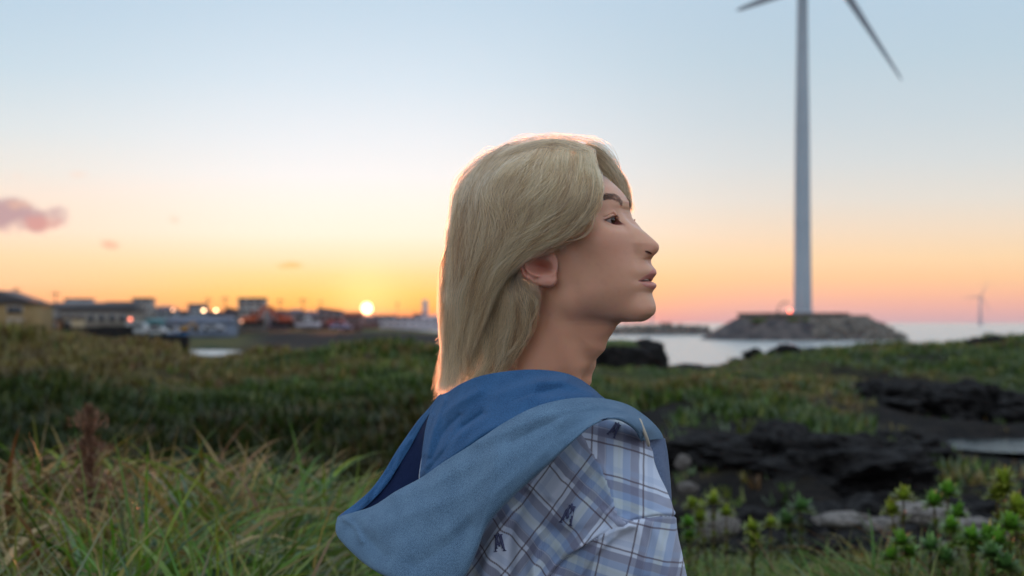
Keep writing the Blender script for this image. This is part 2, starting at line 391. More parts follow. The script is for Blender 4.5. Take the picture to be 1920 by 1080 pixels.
# scalp below the hair
sc1 = sstep(Z, 185, 215)*(1-sstep(U, 60, 95))+sstep(-U, 22, 50)*sstep(Z, -60, 60)
tint(np.clip(sc1, 0, 1)*0.9, (0.20,0.15,0.10))
skin = bpy.data.materials.new('skin'); skin.use_nodes = True; t = skin.node_tree; b = t.nodes['Principled BSDF']
at = N(t, 'ShaderNodeAttribute', attribute_name='Col'); t.links.new(at.outputs['Color'], b.inputs['Base Color'])
b.inputs['Roughness'].default_value = 0.46; b.inputs['Specular IOR Level'].default_value = 0.42
b.inputs['Subsurface Weight'].default_value = 0.75; b.inputs['Subsurface Radius'].default_value = (1.0, 0.35, 0.18); b.inputs['Subsurface Scale'].default_value = 0.006
tcn = N(t, 'ShaderNodeTexCoord'); nn = N(t, 'ShaderNodeTexNoise'); nn.inputs['Scale'].default_value = 900; nn.inputs['Detail'].default_value = 3; t.links.new(tcn.outputs['Object'], nn.inputs['Vector'])
nb = N(t, 'ShaderNodeBump'); nb.inputs['Strength'].default_value = 0.1; nb.inputs['Distance'].default_value = 0.001; t.links.new(nn.outputs[0], nb.inputs['Height']); t.links.new(nb.outputs[0], b.inputs['Normal'])
# ear: a relief patch sewn into the same mesh
epts = np.array([(972,497),(974,508),(978,517),(986,524),(996,530),(1010,535),(1022,538),(1032,538),(1039,534),(1043.5,526),(1043,517),(1044,505),(1044,490),(1036,470),(1022,455),(1004,448),(988,452),(977,464),(972,480)], float)
gx_, gy_ = np.meshgrid(np.arange(964, 1054, 0.8), np.arange(440, 545, 0.8))
def poly_sd(x, y, P):   # signed distance, >0 inside
    d = np.full(x.shape, 1e9); ins = np.zeros(x.shape, bool)
    for i in range(len(P)):
        a, b2 = P[i], P[(i+1) % len(P)]; e = b2-a
        tq = np.clip(((x-a[0])*e[0]+(y-a[1])*e[1])/(e@e), 0, 1)
        d = np.minimum(d, np.hypot(x-a[0]-e[0]*tq, y-a[1]-e[1]*tq))
        c = ((a[1] > y) != (b2[1] > y)) & (x < (b2[0]-a[0])*(y-a[1])/(b2[1]-a[1]+1e-12)+a[0]); ins ^= c
    return np.where(ins, d, -d)
def line_d(x, y, P):
    P = np.array(P, float); d = np.full(x.shape, 1e9)
    for i in range(len(P)-1):
        a, b2 = P[i], P[i+1]; e = b2-a; tq = np.clip(((x-a[0])*e[0]+(y-a[1])*e[1])/(e@e), 0, 1)
        d = np.minimum(d, np.hypot(x-a[0]-e[0]*tq, y-a[1]-e[1]*tq))
    return d
Pe = catmull(np.vstack([epts, epts[:1]]), 120)[:-1]
sdist = poly_sd(gx_, gy_, Pe)
hgt = 4+0.24*(1044-gx_)
helix = line_d(gx_, gy_, [(1000,453),(986,458),(978,470),(976,485),(976,500),(981,513),(990,522)])
anti = line_d(gx_, gy_, [(996,468),(986,480),(983,493),(986,504),(994,512),(1006,517)])
antg = line_d(gx_, gy_, [(1006,517),(1018,515),(1030,515),(1037,514)])
trag = line_d(gx_, gy_, [(1038,500),(1034,492),(1026,484)])
conc = np.exp(-(((gx_-1014)*0.9+(gy_-501)*0.25)/17)**2-((gy_-501-0.2*(gx_-1014))/11)**2)
hgt += 4.0*G(helix, 4.0)+4.5*G(anti, 4.2)+2.5*G(antg, 4.5)+1.5*G(trag, 5)-15*conc-3.0*np.exp(-((gx_-1024)/8)**2-((gy_-503)/7)**2)
hgt += 3.5*np.exp(-((gx_-1027)/14)**2-((gy_-527)/9)**2)
hgt -= 3.0*G(line_d(gx_, gy_, [(984,462),(980,485),(980.5,500),(987,514)]), 2.0)
edge = np.clip(sdist/5.0, -1, 1)
hgt = np.where(sdist > 0, hgt-7*(1-np.sqrt(np.clip(1-(1-np.clip(sdist/5, 0, 1))**2, 0, 1))), hgt-7+sdist*5)
hgt = np.maximum(hgt, -30)
fr_ = sstep(gx_, 1030, 1046)   # the front of the ear grows out of the cheek
hgt = hgt*(1-fr_*0.75*sstep(-gy_, -514, -505))
Xe = gx_-960
Ysurf = -88.8-3.0-0.466*((Xe/1.035)-63.6)*1.0
EAR = img2fig(gx_, gy_, Ysurf-hgt)
ecol = np.repeat(np.repeat(np.array([0.64,0.33,0.25])[None, None], gx_.shape[0], 0), gx_.shape[1], 1)
wq = np.clip(0.9*conc+0.5*G(helix, 4), 0, 1)[..., None]; ecol = ecol*(1-wq)+np.array([0.50,0.18,0.13])*wq
f1 = gridfaces(len(zs), nt, wrap=True)
f2_ = gridfaces(gx_.shape[0], gx_.shape[1], flip=True)
keep = (sdist > -2.2).ravel()[f2_].all(1); f2_ = f2_[keep]
# the mirrored ear, on the far side
lu = ((EAR[...,0]-HX)*CP-EAR[...,1]*SP); lv = ((EAR[...,0]-HX)*SP+EAR[...,1]*CP)
EAR2 = h2f(lu, -lv, EAR[...,2])
n1 = HEAD.size//3; n2 = EAR.size//3
allp = np.vstack([HEAD.reshape(-1, 3), EAR.reshape(-1, 3), EAR2.reshape(-1, 3), [[*h2f(14.0, 0.0, 324)]]])
allc = np.vstack([colr.reshape(-1, 3), ecol.reshape(-1, 3), ecol.reshape(-1, 3), [[0.2,0.15,0.1]]])
topf = np.stack([np.arange(nt), np.full(nt, len(allp)-1), (np.arange(nt)+1) % nt, (np.arange(nt)+1) % nt], -1)
body = pm('body', allp, np.vstack([f1, f2_+n1, f2_[:, ::-1]+n1+n2]), skin, cols=allc)
# depth of the visible head surface in the picture, for placing what grows on it
def depthmap(Pt, step=2.0, x0=760, x1=1300, y0=240, y1=1200, pick=min):
    px, py = fig2img(Pt.reshape(-1, 3)); Y = Pt.reshape(-1, 3)[:, 1]
    ix = ((px-x0)/step).astype(int); iy = ((py-y0)/step).astype(int)
    w, h = int((x1-x0)/step), int((y1-y0)/step)
    ok = (ix >= 0) & (ix < w) & (iy >= 0) & (iy < h)
    D = np.full((h, w), 1e9); np.minimum.at(D, (iy[ok], ix[ok]), Y[ok])
    for _ in range(3):
        Pd = np.pad(D, 1, constant_values=1e9)
        nb_ = np.min([Pd[1+a:h+1+a, 1+c:w+1+c] for a in (-1,0,1) for c in (-1,0,1)], 0)
        D = np.where(D > 1e8, nb_, D)
    return lambda x, y: D[np.clip(((np.asarray(y)-y0)/step).astype(int), 0, h-1), np.clip(((np.asarray(x)-x0)/step).astype(int), 0, w-1)]
HD = depthmap(HEAD)
# eyeballs
def eyeball(side):
    n = 40; a = np.linspace(0, math.pi, n); bb = np.linspace(0, 2*math.pi, 56, endpoint=False)
    gz = math.radians(7 if side < 0 else -7); gp = math.radians(3)
    g = np.array([math.cos(gz)*math.cos(gp), side*math.sin(gz)*(1 if side < 0 else -1), math.sin(gp)])
    g = g/np.linalg.norm(g); r1 = np.cross(g, [0,0,1]); r1 /= np.linalg.norm(r1); r2 = np.cross(r1, g)
    A, B = np.meshgrid(a, bb, indexing='ij')
    rr = ER+1.5*np.exp(-(A/0.42)**4)
    d = np.cos(A)[..., None]*g+np.sin(A)[..., None]*(np.cos(B)[..., None]*r1+np.sin(B)[..., None]*r2)
    P = np.array([EC[0], side*EC[1], EC[2]])+d*rr[..., None]
    c = np.where((A < 0.21)[..., None], (0.004,0.003,0.003), np.where((A < 0.50)[..., None], (0.020,0.008,0.005), np.where((A < 0.55)[..., None], (0.02,0.01,0.008), (0.36,0.31,0.30))))
    pm('eye', h2f(P[...,0], P[...,1], P[...,2]), gridfaces(n, 56, wrap=True), eye_m, cols=c.reshape(-1, 3))
eye_m = bpy.data.materials.new('eye'); eye_m.use_nodes = True; t = eye_m.node_tree; b = t.nodes['Principled BSDF']
at = N(t, 'ShaderNodeAttribute', attribute_name='Col'); t.links.new(at.outputs['Color'], b.inputs['Base Color'])
b.inputs['Roughness'].default_value = 0.12; b.inputs['Coat Weight'].default_value = 0.2; b.inputs['Coat Roughness'].default_value = 0.02
eyeball(-1); eyeball(1)
# teeth, just seen between the lips
a = np.linspace(-1, 1, 40); zt = np.linspace(0, 1, 5)
A, B = np.meshgrid(a, zt); 
tw = 1-0.05*np.abs(np.sin(A*math.pi*4))
TP = h2f((143+16*np.sqrt(1-(A*0.9)**2))*tw**0.2-1.0, A*26, 77.6+B*8)
pm('teeth', TP, gridfaces(5, 40), mat('enamel', (0.72,0.66,0.56), 0.2, spec=0.5))
# ---- hair
TONES = {}
def strands(name, groups, m, radius, taper=0.35):
    """groups: list of arrays (n, k, 3) in figure units"""
    P = np.concatenate([g.reshape(-1, 3) for g in groups]); sizes = [g.shape[1] for g in groups for _ in range(len(g))]
    hc = bpy.data.hair_curves.new(name); hc.add_curves(sizes)
    W_ = (wpt(P)-np.array(person.location)).astype(np.float32)
    hc.points.foreach_set('position', W_.ravel())
    rad = []
    for g in groups:
        k = g.shape[1]; s = np.linspace(0, 1, k); r0 = radius*(1-(1-taper)*sstep(s, 0.55, 1.0))
        rad.append(np.tile(r0, len(g)))
    rad = np.concatenate(rad).astype(np.float32)
    if 'radius' not in hc.attributes: hc.attributes.new('radius', 'FLOAT', 'POINT')
    hc.attributes['radius'].data.foreach_set('value', rad)
    tn = np.concatenate([TONES[id(g)] if id(g) in TONES else np.full(len(g), 0.6) for g in groups]).astype(np.float32)
    ta = hc.attributes.new('tone', 'FLOAT', 'CURVE'); ta.data.foreach_set('value', tn)
    hc.materials.append(m)
    o = bpy.data.objects.new(name, hc); C.collection.objects.link(o); o.parent = person
    return o
def hair_mat(name, c1, c2, rough=0.32):
    m = bpy.data.materials.new(name); m.use_nodes = True; t = m.node_tree; t.nodes.clear()
    o = N(t, 'ShaderNodeOutputMaterial'); h = N(t, 'ShaderNodeBsdfHairPrincipled', parametrization='COLOR')
    inf = N(t, 'ShaderNodeHairInfo')
    ti = N(t, 'ShaderNodeTexCoord'); no = N(t, 'ShaderNodeTexNoise'); no.inputs['Scale'].default_value = 55; no.inputs['Detail'].default_value = 2
    mp = N(t, 'ShaderNodeMapping'); mp.inputs['Scale'].default_value = (1, 1, 0.18); t.links.new(ti.outputs['Object'], mp.inputs[0]); t.links.new(mp.outputs[0], no.inputs['Vector'])
    an = N(t, 'ShaderNodeAttribute', attribute_name='tone')
    fac = math_(t, 'ADD', math_(t, 'MULTIPLY', inf.outputs['Random'], 0.35), math_(t, 'ADD', math_(t, 'MULTIPLY', an.outputs['Fac'], 0.62), math_(t, 'MULTIPLY', smooth_(t, no.outputs[0], 0.35, 0.65), 0.12)), clamp=True)
    t.links.new(mixc(t, fac, c1, c2), h.inputs['Color'])
    h.inputs['Roughness'].default_value = rough; h.inputs['Radial Roughness'].default_value = 0.45
    h.inputs['Random Roughness'].default_value = 0.3
    t.links.new(h.outputs[0], o.inputs[0]); return m
blond = hair_mat('blond_hair', (0.095,0.043,0.017), (0.78,0.465,0.225))
darkh = hair_mat('dark_hair', (0.016,0.010,0.007), (0.045,0.028,0.018), 0.5)
rootm = hair_mat('root_hair', (0.16,0.10,0.06), (0.30,0.20,0.12))
_t = lambda tab: (lambda y: np.interp(y, [a[0] for a in tab], [a[1] for a in tab]))
xl_ = _t([(255,1010),(262,975),(268,950),(280,925),(300,893),(330,868),(370,851),(410,843),(450,838),(500,834),(560,832),(620,831),(680,832),(735,824)])
xr_ = _t([(255,1070),(262,1100),(268,1120),(280,1140),(300,1158),(330,1175),(370,1192),(410,1196),(450,1192),(500,1172),(560,1150),(620,1125),(680,1090),(735,1050)])
bb_ = _t([(255,20),(262,42),(280,76),(300,96),(330,113),(370,123),(450,127),(500,124),(560,116),(620,110),(680,106),(735,104)])
def hair_depth(px, py, sidef=-1):
    xl, xr = xl_(py), xr_(py); xm = (xl+xr)/2; a = (xr-xl)/2
    q = np.sqrt(np.clip(1-((px-xm)/a)**2, 0, 1))
    Yc = -0.36*((px-960)-105)
    Y = Yc+sidef*bb_(py)*q
    if sidef < 0:
        hd = HD(px, py); hd = np.where(hd > 1e8, 1e9, hd)
        Y = np.minimum(Y, np.where(hd < 1e8, hd-3, 1e9))
    return Y
def family(guides, n, k=22, clumps=60, spread=4.0, wave=3.0, lo=(0.0, 0.35), hi=(0.72, 1.0), sidef=-1, thick=14, tip=0.0, seed=1, yfix=None, stray=0.06):
    r = np.random.default_rng(seed)
    Gd = np.array([resample(g, 60) for g in guides])           # K,60,2
    K = len(Gd)
    cu = r.uniform(0, K-1, clumps); cL = r.random(clumps)**0.8
    ph = r.uniform(0, 6.28, (clumps, 4)); am = r.normal(0, 1, (clumps, 4)); fq = r.uniform(0.8, 2.6, (clumps, 2))
    chi = r.uniform(hi[0], hi[1], clumps); clo = r.uniform(lo[0], lo[1], clumps)*(1-cL*0.5)
    cid = r.integers(0, clumps, n)
    u = np.clip(cu[cid]+r.normal(0, 0.22, n), 0, K-1.001)
    L = np.clip(cL[cid]+r.normal(0, 0.12, n), 0, 1)
    s0 = np.clip(clo[cid]+r.normal(0, 0.04, n), 0, 0.6); s1 = np.clip(chi[cid]+r.normal(0, 0.05, n), s0+0.25, 1.0)
    st = r.random(n) < stray
    s = s0[:, None]+(s1-s0)[:, None]*np.linspace(0, 1, k)[None]
    i = u.astype(int); f = (u-i)[:, None]
    si = s*59; a = np.clip(si.astype(int), 0, 58); fa = (si-a)[..., None]
    def ev(ii): g = Gd[ii]; ar = np.arange(n)[:, None]; return g[ar, a]*(1-fa)+g[ar, a+1]*fa
    P = ev(i)*(1-f[..., None])+ev(i+1)*f[..., None]
    env = sstep(s, 0, 0.25)
    w = wave*env
    for j in range(2):
        P[..., 0] += w*am[cid, j][:, None]*np.sin(ph[cid, j][:, None]+fq[cid, j][:, None]*6.28*s)
        P[..., 1] += 0.6*w*am[cid, j+2][:, None]*np.sin(ph[cid, j+2][:, None]+fq[cid, j][:, None]*6.28*s)
    off = r.normal(0, 1, (n, 2))*spread
    con = (0.35+0.65*np.abs(s*2-0.9))[..., None]
    P += off[:, None]*con
    # strays wander on their own
    sw = np.where(st, r.uniform(1.2, 4.5, n), 0.45)[:, None]
    p2 = r.uniform(0, 6.28, (n, 4))
    for j, fr2 in enumerate((1.3, 2.9)):
        P[..., 0] += sw*env*np.sin(p2[:, j:j+1]+fr2*6.28*s)*(1.0 if j == 0 else 0.5)
        P[..., 1] += sw*env*np.cos(p2[:, j+2:j+3]+fr2*6.28*s)*(0.7 if j == 0 else 0.4)
    if tip: P[..., 0] += tip*sstep(s, 0.8, 1.0)*r.normal(0, 1, (n, 1)); P[..., 1] += 0.6*tip*sstep(s, 0.8, 1.0)*r.normal(0, 1, (n, 1))
    sh = 1-0.07*(1-L)[:, None]
    cx, cy = 1020.0, 480.0
    P[..., 0] = cx+(P[..., 0]-cx)*sh; P[..., 1] = cy+(P[..., 1]-cy)*(1-0.05*(1-L)[:, None])
    if yfix is None: Y = hair_depth(P[..., 0], P[..., 1], sidef)
    else: Y = yfix(P[..., 0], P[..., 1])
    for _ in range(4): Y[:, 1:-1] = (Y[:, :-2]+Y[:, 1:-1]*2+Y[:, 2:])/4
    Y = Y+sidef*(thick*(0.1+0.9*L))[:, None]*sstep(s, -0.05, 0.3)+r.normal(0, 1.0, (n, 1))
    out = img2fig(P[..., 0], P[..., 1], Y); ct = np.clip(r.normal(0.24, 0.52, clumps)+0.35*cL, -0.1, 1.2); TONES[id(out)] = ct[cid]; return out
G_main = [
 [(1116,287),(1120,318),(1122,350),(1117,385),(1103,413),(1080,434),(1050,451),(1020,465),(990,478),(958,500)],
 [(1108,280),(1113,318),(1111,360),(1100,395),(1078,422),(1048,442),(1012,459),(980,478),(948,506)],
 [(1097,273),(1101,315),(1095,360),(1075,400),(1045,432),(1010,458),(975,485),(945,515),(922,545)],
 [(1082,267),(1080,315),(1071,360),(1050,405),(1020,440),(985,470),(950,505),(920,545),(898,585)],
 [(1062,263),(1053,310),(1040,360),(1020,410),(990,450),(955,495),(925,545),(905,600),(888,645)],
 [(1042,261),(1024,305),(1003,360),(985,415),(960,465),(930,520),(905,580),(885,640),(872,692)],
 [(1018,260),(988,305),(962,360),(945,415),(925,475),(900,540),(882,600),(868,660),(858,712)],
 [(993,263),(952,305),(925,360),(910,420),(895,485),(878,550),(865,615),(853,680),(842,730)],
 [(972,267),(927,305),(898,355),(880,420),(868,490),(855,560),(847,630),(838,690),(828,738)],
 [(955,270),(908,305),(877,350),(858,410),(850,480),(843,550),(839,620),(836,680),(828,736)],
 [(945,272),(896,305),(864,350),(849,405),(841,470),(837,540),(834,610),(833,675),(825,734)]]
G_nape = [
 [(966,506),(982,536),(995,562),(991,604),(981,646),(963,678),(942,704),(915,721)],
 [(958,500),(970,538),(982,575),(981,612),(973,645),(956,675),(936,702),(910,720)],
 [(950,500),(960,550),(964,600),(955,650),(935,690),(900,718),(868,735)],
 [(950,500),(945,560),(940,620),(925,670),(900,710),(870,728),(848,738)],
 [(930,500),(920,570),(908,640),(895,690),(875,720),(852,735)],
 [(905,520),(892,580),(880,650),(868,700),(848,732)],
 [(880,540),(865,600),(852,660),(845,700),(828,738)],
 [(858,540),(846,600),(842,660),(838,700),(826,740)]]
G_bang = [
 [(1098,268),(1125,276),(1148,296),(1165,322),(1178,352),(1187,382),(1188,396)],
 [(1108,276),(1130,288),(1150,308),(1165,332),(1177,358),(1184,384),(1184,400)],
 [(1112,282),(1130,298),(1148,320),(1162,343),(1173,366),(1180,388),(1180,398)],
 [(1108,288),(1122,306),(1138,324),(1152,342),(1163,358),(1171,372),(1176,386)],
 [(1104,294),(1116,312),(1132,330),(1146,346),(1158,360),(1166,372),(1171,380)]]
G_top = [
 [(1115,290),(1095,276),(1060,264),(1020,262),(975,272),(930,292),(895,325),(868,370)],
 [(1116,282),(1098,273),(1065,266),(1028,264),(985,272),(945,290),(908,322),(882,370)]]
G_cross = [
 [(1045,275),(1030,320),(1000,362),(960,392),(905,405)],
 [(1090,285),(1102,340),(1085,395),(1035,430),(975,462),(925,515)],
 [(1022,268),(975,320),(945,375),(948,430),(925,490)],
 [(1000,268),(940,315),(905,375),(915,440),(895,520)]]
ybang = lambda x, y: 12+0.9*(x-1118)*0.8+0*y
H1 = [family(G_nape, 8500, clumps=200, spread=2.4, wave=5, thick=8, hi=(0.5,1.0), lo=(0,0.5), tip=8, seed=11),
      family(G_main, 14000, clumps=380, spread=1.7, wave=5.5, thick=27, hi=(0.7,1.0), lo=(0,0.45), tip=2.5, seed=12),
      family(G_main, 5200, clumps=200, spread=1.0, wave=8.0, thick=26, hi=(0.6,1.0), lo=(0,0.3), tip=4, seed=13, stray=0.3),
      family(G_top, 1100, clumps=60, spread=2.5, wave=2.5, thick=10, hi=(0.35,0.8), lo=(0,0.3), tip=3, seed=14, stray=0.4),
      family(G_cross, 1300, clumps=70, spread=1.3, wave=5, thick=30, hi=(0.6,1.0), lo=(0,0.35), tip=5, seed=19, stray=0.5),
      family(G_main, 6500, clumps=120, spread=4.0, wave=3, thick=12, sidef=1, seed=15, hi=(0.7,1.0)),
      family(G_nape, 2500, clumps=60, spread=4.0, wave=3, thick=8, sidef=1, seed=16, tip=4),
      family(G_bang, 4200, clumps=90, spread=1.8, wave=1.6, thick=18, sidef=1, seed=17, lo=(0,0.1), hi=(0.8,1.0), yfix=ybang, tip=2)]
# flyaways along the outline
r_ = np.random.default_rng(31)
def flyaway(path, n, out, ln, seed):
    r = np.random.default_rng(seed); Q = resample(path, 400); k = 14; gs = []
    T = np.gradient(Q, axis=0); T /= np.linalg.norm(T, axis=1)[:, None]; Nn = np.stack([T[:, 1], -T[:, 0]], -1)
    for _ in range(n):
        i0 = r.integers(0, 380); L_ = ln*r.uniform(0.4, 1.3); s = np.linspace(0, 1, k); i1 = min(399, i0+int(L_/1.2))
        idx = np.clip((i0+(i1-i0)*s).astype(int), 0, 399)
        o = out*abs(r.normal(0, 1)); p = Q[idx]-Nn[idx]*(o*np.sin(s*math.pi*r.uniform(0.6, 1.1))**1.0+r.normal(0, 1.5))[:, None]*1.0
        p = p+r.normal(0, 0.8, 2)*np.sin(s*r.uniform(3, 9))[:, None]
        Y = -0.36*(p[:, 0]-960-105)+r.uniform(-25, 30)
        gs.append(img2fig(p[:, 0], p[:, 1], Y))
    return np.array(gs)
top_path = [(1165,320),(1150,298),(1125,275),(1095,265),(1060,260),(1020,260),(975,268),(935,282),(895,305),(865,345),(850,400),(841,460)]
back_path = [(850,400),(841,460),(837,540),(834,600),(833,660),(831,700),(823,736)]
H1.append(flyaway(top_path, 420, 5.5, 80, 5)); H1.append(flyaway(back_path, 260, 4.5, 90, 6))
# short ends sticking out of the back of the neck
def spikes(n, seed):
    r = np.random.default_rng(seed); s = np.linspace(0, 1, 8); gs = []
    for _ in range(n):
        y = r.uniform(520, 735)**1.0; x = xl_(y)+r.uniform(2, 14); L_ = r.uniform(12, 34); a = r.uniform(0.15, 0.75)
        px = x-np.sin(a)*L_*s**1.3; py = y+np.cos(a)*L_*s; Y = -0.36*(px-1065)+r.uniform(-45, 30)
        gs.append(img2fig(px, py, Y))
    return np.array(gs)
H1.append(spikes(450, 8))
hair = strands('hair', H1, blond, 0.00015)
# darker hair: sideburn and the roots behind the ear
G_side = [[(1052,440),(1056,452),(1060,466),(1058,478)],[(1040,446),(1042,458),(1038,470),(1030,478)],[(1020,456),(1016,468),(1006,480),(1000,492)]]
G_behind = [[(975,500),(972,518),(984,534),(1002,545)],[(962,505),(958,530),(972,552),(990,562)],[(975,530),(985,560),(985,590),(980,615)],[(998,528),(1006,548),(1007,575),(1000,610)]]
H2 = [family(G_side, 420, k=10, clumps=40, spread=3, wave=1.5, thick=3, seed=21, lo=(0,0.3), hi=(0.5,1)),
      family(G_behind, 2600, k=12, clumps=80, spread=5, wave=2, thick=5, seed=22, lo=(0,0.4), hi=(0.6,1))]
strands('hair_roots', H2, rootm, 0.00010)
# eyebrows and lashes, grown from the face surface
def uv_surface(pxs, pys):
    """figure points on the visible face at picture positions"""
    return img2fig(pxs, pys, HD(pxs, pys))
bc = resample([(1110,392),(1118,382),(1128,374),(1139,369),(1151,368.5),(1161,373),(1168,382)], 100)
r_ = np.random.default_rng(41); n = 1700; ti = r_.random(n)**0.85; i0 = (ti*98).astype(int)
hw = np.interp(ti, [0, 0.35, 0.8, 1], [2.0, 4.2, 5.6, 4.0])
o = r_.uniform(-1, 1, n)*hw; c0 = bc[i0]+np.stack([r_.normal(0, 0.8, n), o], -1)
ang = np.interp(ti, [0, 0.5, 1], [2.4, 2.75, 3.7])+r_.normal(0, 0.22, n)+np.where(o > 0, 0.35, -0.1)
ln = r_.uniform(5, 9, n); s = np.linspace(0, 1, 6)
bx = c0[:, :1]+np.cos(ang)[:, None]*ln[:, None]*s; by = c0[:, 1:]-np.sin(ang)[:, None]*ln[:, None]*s*0.8
Yb = HD(c0[:, 0], c0[:, 1]); Yb = np.where(Yb > 1e8, -60, Yb)
brow1 = img2fig(bx, by, Yb[:, None]-0.5-1.6*np.sin(s*2.2)[None])
def mirror(P):
    u = ((P[...,0]-HX)*CP-P[...,1]*SP); v = ((P[...,0]-HX)*SP+P[...,1]*CP); return h2f(u, -v, P[...,2])
strands('eyebrow', [brow1], darkh, 0.00010); strands('eyebrow', [mirror(brow1)], darkh, 0.00010)
def lashes(side, upper, n, ln):
    r = np.random.default_rng(51+upper); k = 7; out = []
    for q in range(n):
        e = (q+r.random())/n; lt = 20.5-35*e
        zz0 = (-1.5-6.0*e)+(11.2*math.sin(math.pi*e**1.6)**0.8 if upper else -3.6*math.sin(math.pi*e)**0.9)
        rad = ER+3.2; f = math.sqrt(max(rad**2-lt**2*0.85-zz0**2*0.85, 4))
        p = np.array([f*gx-lt*gy, f*gy+lt*gx, zz0])
        d = np.array([gx-0.03*lt*gy, gy+0.045*lt*gx, (0.15 if upper else -0.55)]); d += r.normal(0, 0.12, 3); d /= np.linalg.norm(d)
        L_ = ln*r.uniform(0.6, 1.1)*(0.7+0.5*math.sin(math.pi*e)); s = np.linspace(0, 1, k)
        c = p[None]+d[None]*(L_*s)[:, None]; c[:, 2] += (1 if upper else -0.6)*L_*0.30*s**2
        c[:, 1] *= 1; out.append(np.array([EC[0], side*EC[1], EC[2]])+c*np.array([1, side, 1]))
    out = np.array(out); return h2f(out[...,0], out[...,1], out[...,2])
for sd_ in (-1, 1): strands('eyelashes', [lashes(sd_, 1, 170, 6.0 if sd_ < 0 else 3.0), lashes(sd_, 0, 60, 3.0)], darkh, 0.00014)
# ---- clothes: the shirt
BETA = math.radians(42); fB = (math.cos(BETA), math.sin(BETA)); rB = (math.sin(BETA), -math.cos(BETA))   # forward, the person's right
def BQ(p, o):  # into the torso's frame about o: forward, right
    x, y = p[0]-o[0], p[1]-o[1]; return x*fB[0]+y*fB[1], x*rB[0]+y*rB[1]
def Fshirt(p):
    x, y, z = p; o = (10, 25)
    f, r = BQ(p, o); q = (f, r, z)
    # chest and back, boxy
    a = ell(q, (-6, 0, -520), (178, 262, 380))
    a = smin(a, cap(q, (0,-150,-262), (0,150,-262), 78, 78), 70)
    a = smin(a, cap(q, (-5,0,-120), (-10,0,-260), 88, 135), 60)
    # near shoulder, dropped, and the sleeve's top
    a = smin(a, ell(q, (24,204,-335), (104,100,120)), 40)
    a = smin(a, cap(q, (30,232,-360), (80,262,-640), 98, 112), 40)
    a = smin(a, ell(q, (24,-204,-335), (104,100,120)), 40)
    a = smin(a, cap(q, (30,-232,-360), (60,-262,-640), 98, 112), 40)
    a = smin(a, cap(p, (60,-10,-175), (150,-112,-258), 60, 84), 40)
    a = smin(a, cap(p, (158,-110,-262), (178,-120,-420), 84, 93), 40)
    a = smin(a, cap(q, (-110,-60,-420), (-120,-20,-560), 90, 130), 60)
    return a
zc = np.linspace(-128, -640, 330); nth = 760
thc = np.linspace(-math.pi, math.pi, nth, endpoint=False)
SX, SY, SZ = rowcast(Fshirt, zc, thc, lambda z: (10.0, 25.0), 560, coarse=40)
def seam_line(P):
    P = catmull(P, 80); return lambda x, y: line_d(x, y, P)
sp1 = [(1085,808),(1100,835),(1120,870),(1135,905),(1148,945),(1160,975)]      # back yoke to shoulder panel
sp2 = [(1262,968),(1235,968),(1205,972),(1180,976),(1163,979),(1140,990),(1110,1008),(1075,1035),(1040,1070),(1010,1110)]
spx, spy = fig2img(np.stack([SX, SY, SZ], -1))
nearf = SY < 40
cam_side = nearf
d1 = line_d(spx, spy, catmull(sp1, 60)); d2 = line_d(spx, spy, catmull(sp2, 80))
# folds
WF = 1.0; RP = 2.0
def ridge(x, y, P, w, amp): return 1.7*amp*np.exp(-(line_d(x, y, catmull(P, 24))/(w*WF))**RP)
nrm = np.stack([SX-10, SY-25], -1); nrm /= np.linalg.norm(nrm, axis=-1, keepdims=True)
folds = [([(1085,830),(1070,870),(1050,900),(1030,930)],9,5),([(1110,880),(1085,930),(1060,985)],13,4),([(1150,985),(1090,1010),(1040,1050),(1015,1085)],8,8),
 ([(1165,980),(1130,1000),(1085,1020),(1050,1030)],9,6),([(1140,990),(1080,1000),(1020,990)],12,-5),([(1130,960),(1145,975),(1160,978)],7,6),([(1080,1080),(1110,1035),(1150,1000),(1175,985)],9,6),
 ([(1185,985),(1200,1020),(1205,1075)],12,4),([(960,960),(930,1010),(910,1075)],13,7),([(990,930),(960,990),(955,1075)],11,-5),([(1215,985),(1235,1030),(1245,1080)],12,4),
 ([(1180,830),(1215,870),(1240,930)],12,-3),([(1130,800),(1180,812),(1220,840)],16,3),([(700,1060),(720,1085),(760,1110)],9,5),([(1085,815),(1100,840),(1125,880),(1150,960)],9,4),([(1015,1010),(1000,1050),(1000,1090)],9,6)]
dsp = np.zeros_like(SX); WF = 1.0
for P, w, a in folds: dsp += ridge(spx, spy, P, w, a)
dsp += 2.4*vn.fbm(SX/60, SY/60, SZ/80, 4)+3.0*vn(SX/95+9, SY/95, SZ/130)
dsp -= 3.2*np.exp(-(d1/2.0)**2)+4.0*np.exp(-(d2/2.2)**2)
# the sleeve's cloth laps over the seam
below = (spy > np.interp(spx, [p[0] for p in sp2[::-1]], [p[1] for p in sp2[::-1]]))&(spx > 1010)
dsp += np.where(below, 3.0*np.exp(-(d2/16)), 0)*nearf + np.where(~below, 2.5*np.exp(-((d2-7)/5)**2), 0)*nearf
SXd = SX+nrm[...,0]*dsp*nearf; SYd = SY+nrm[...,1]*dsp*nearf
SHIRT = np.stack([SXd, SYd, SZ], -1)
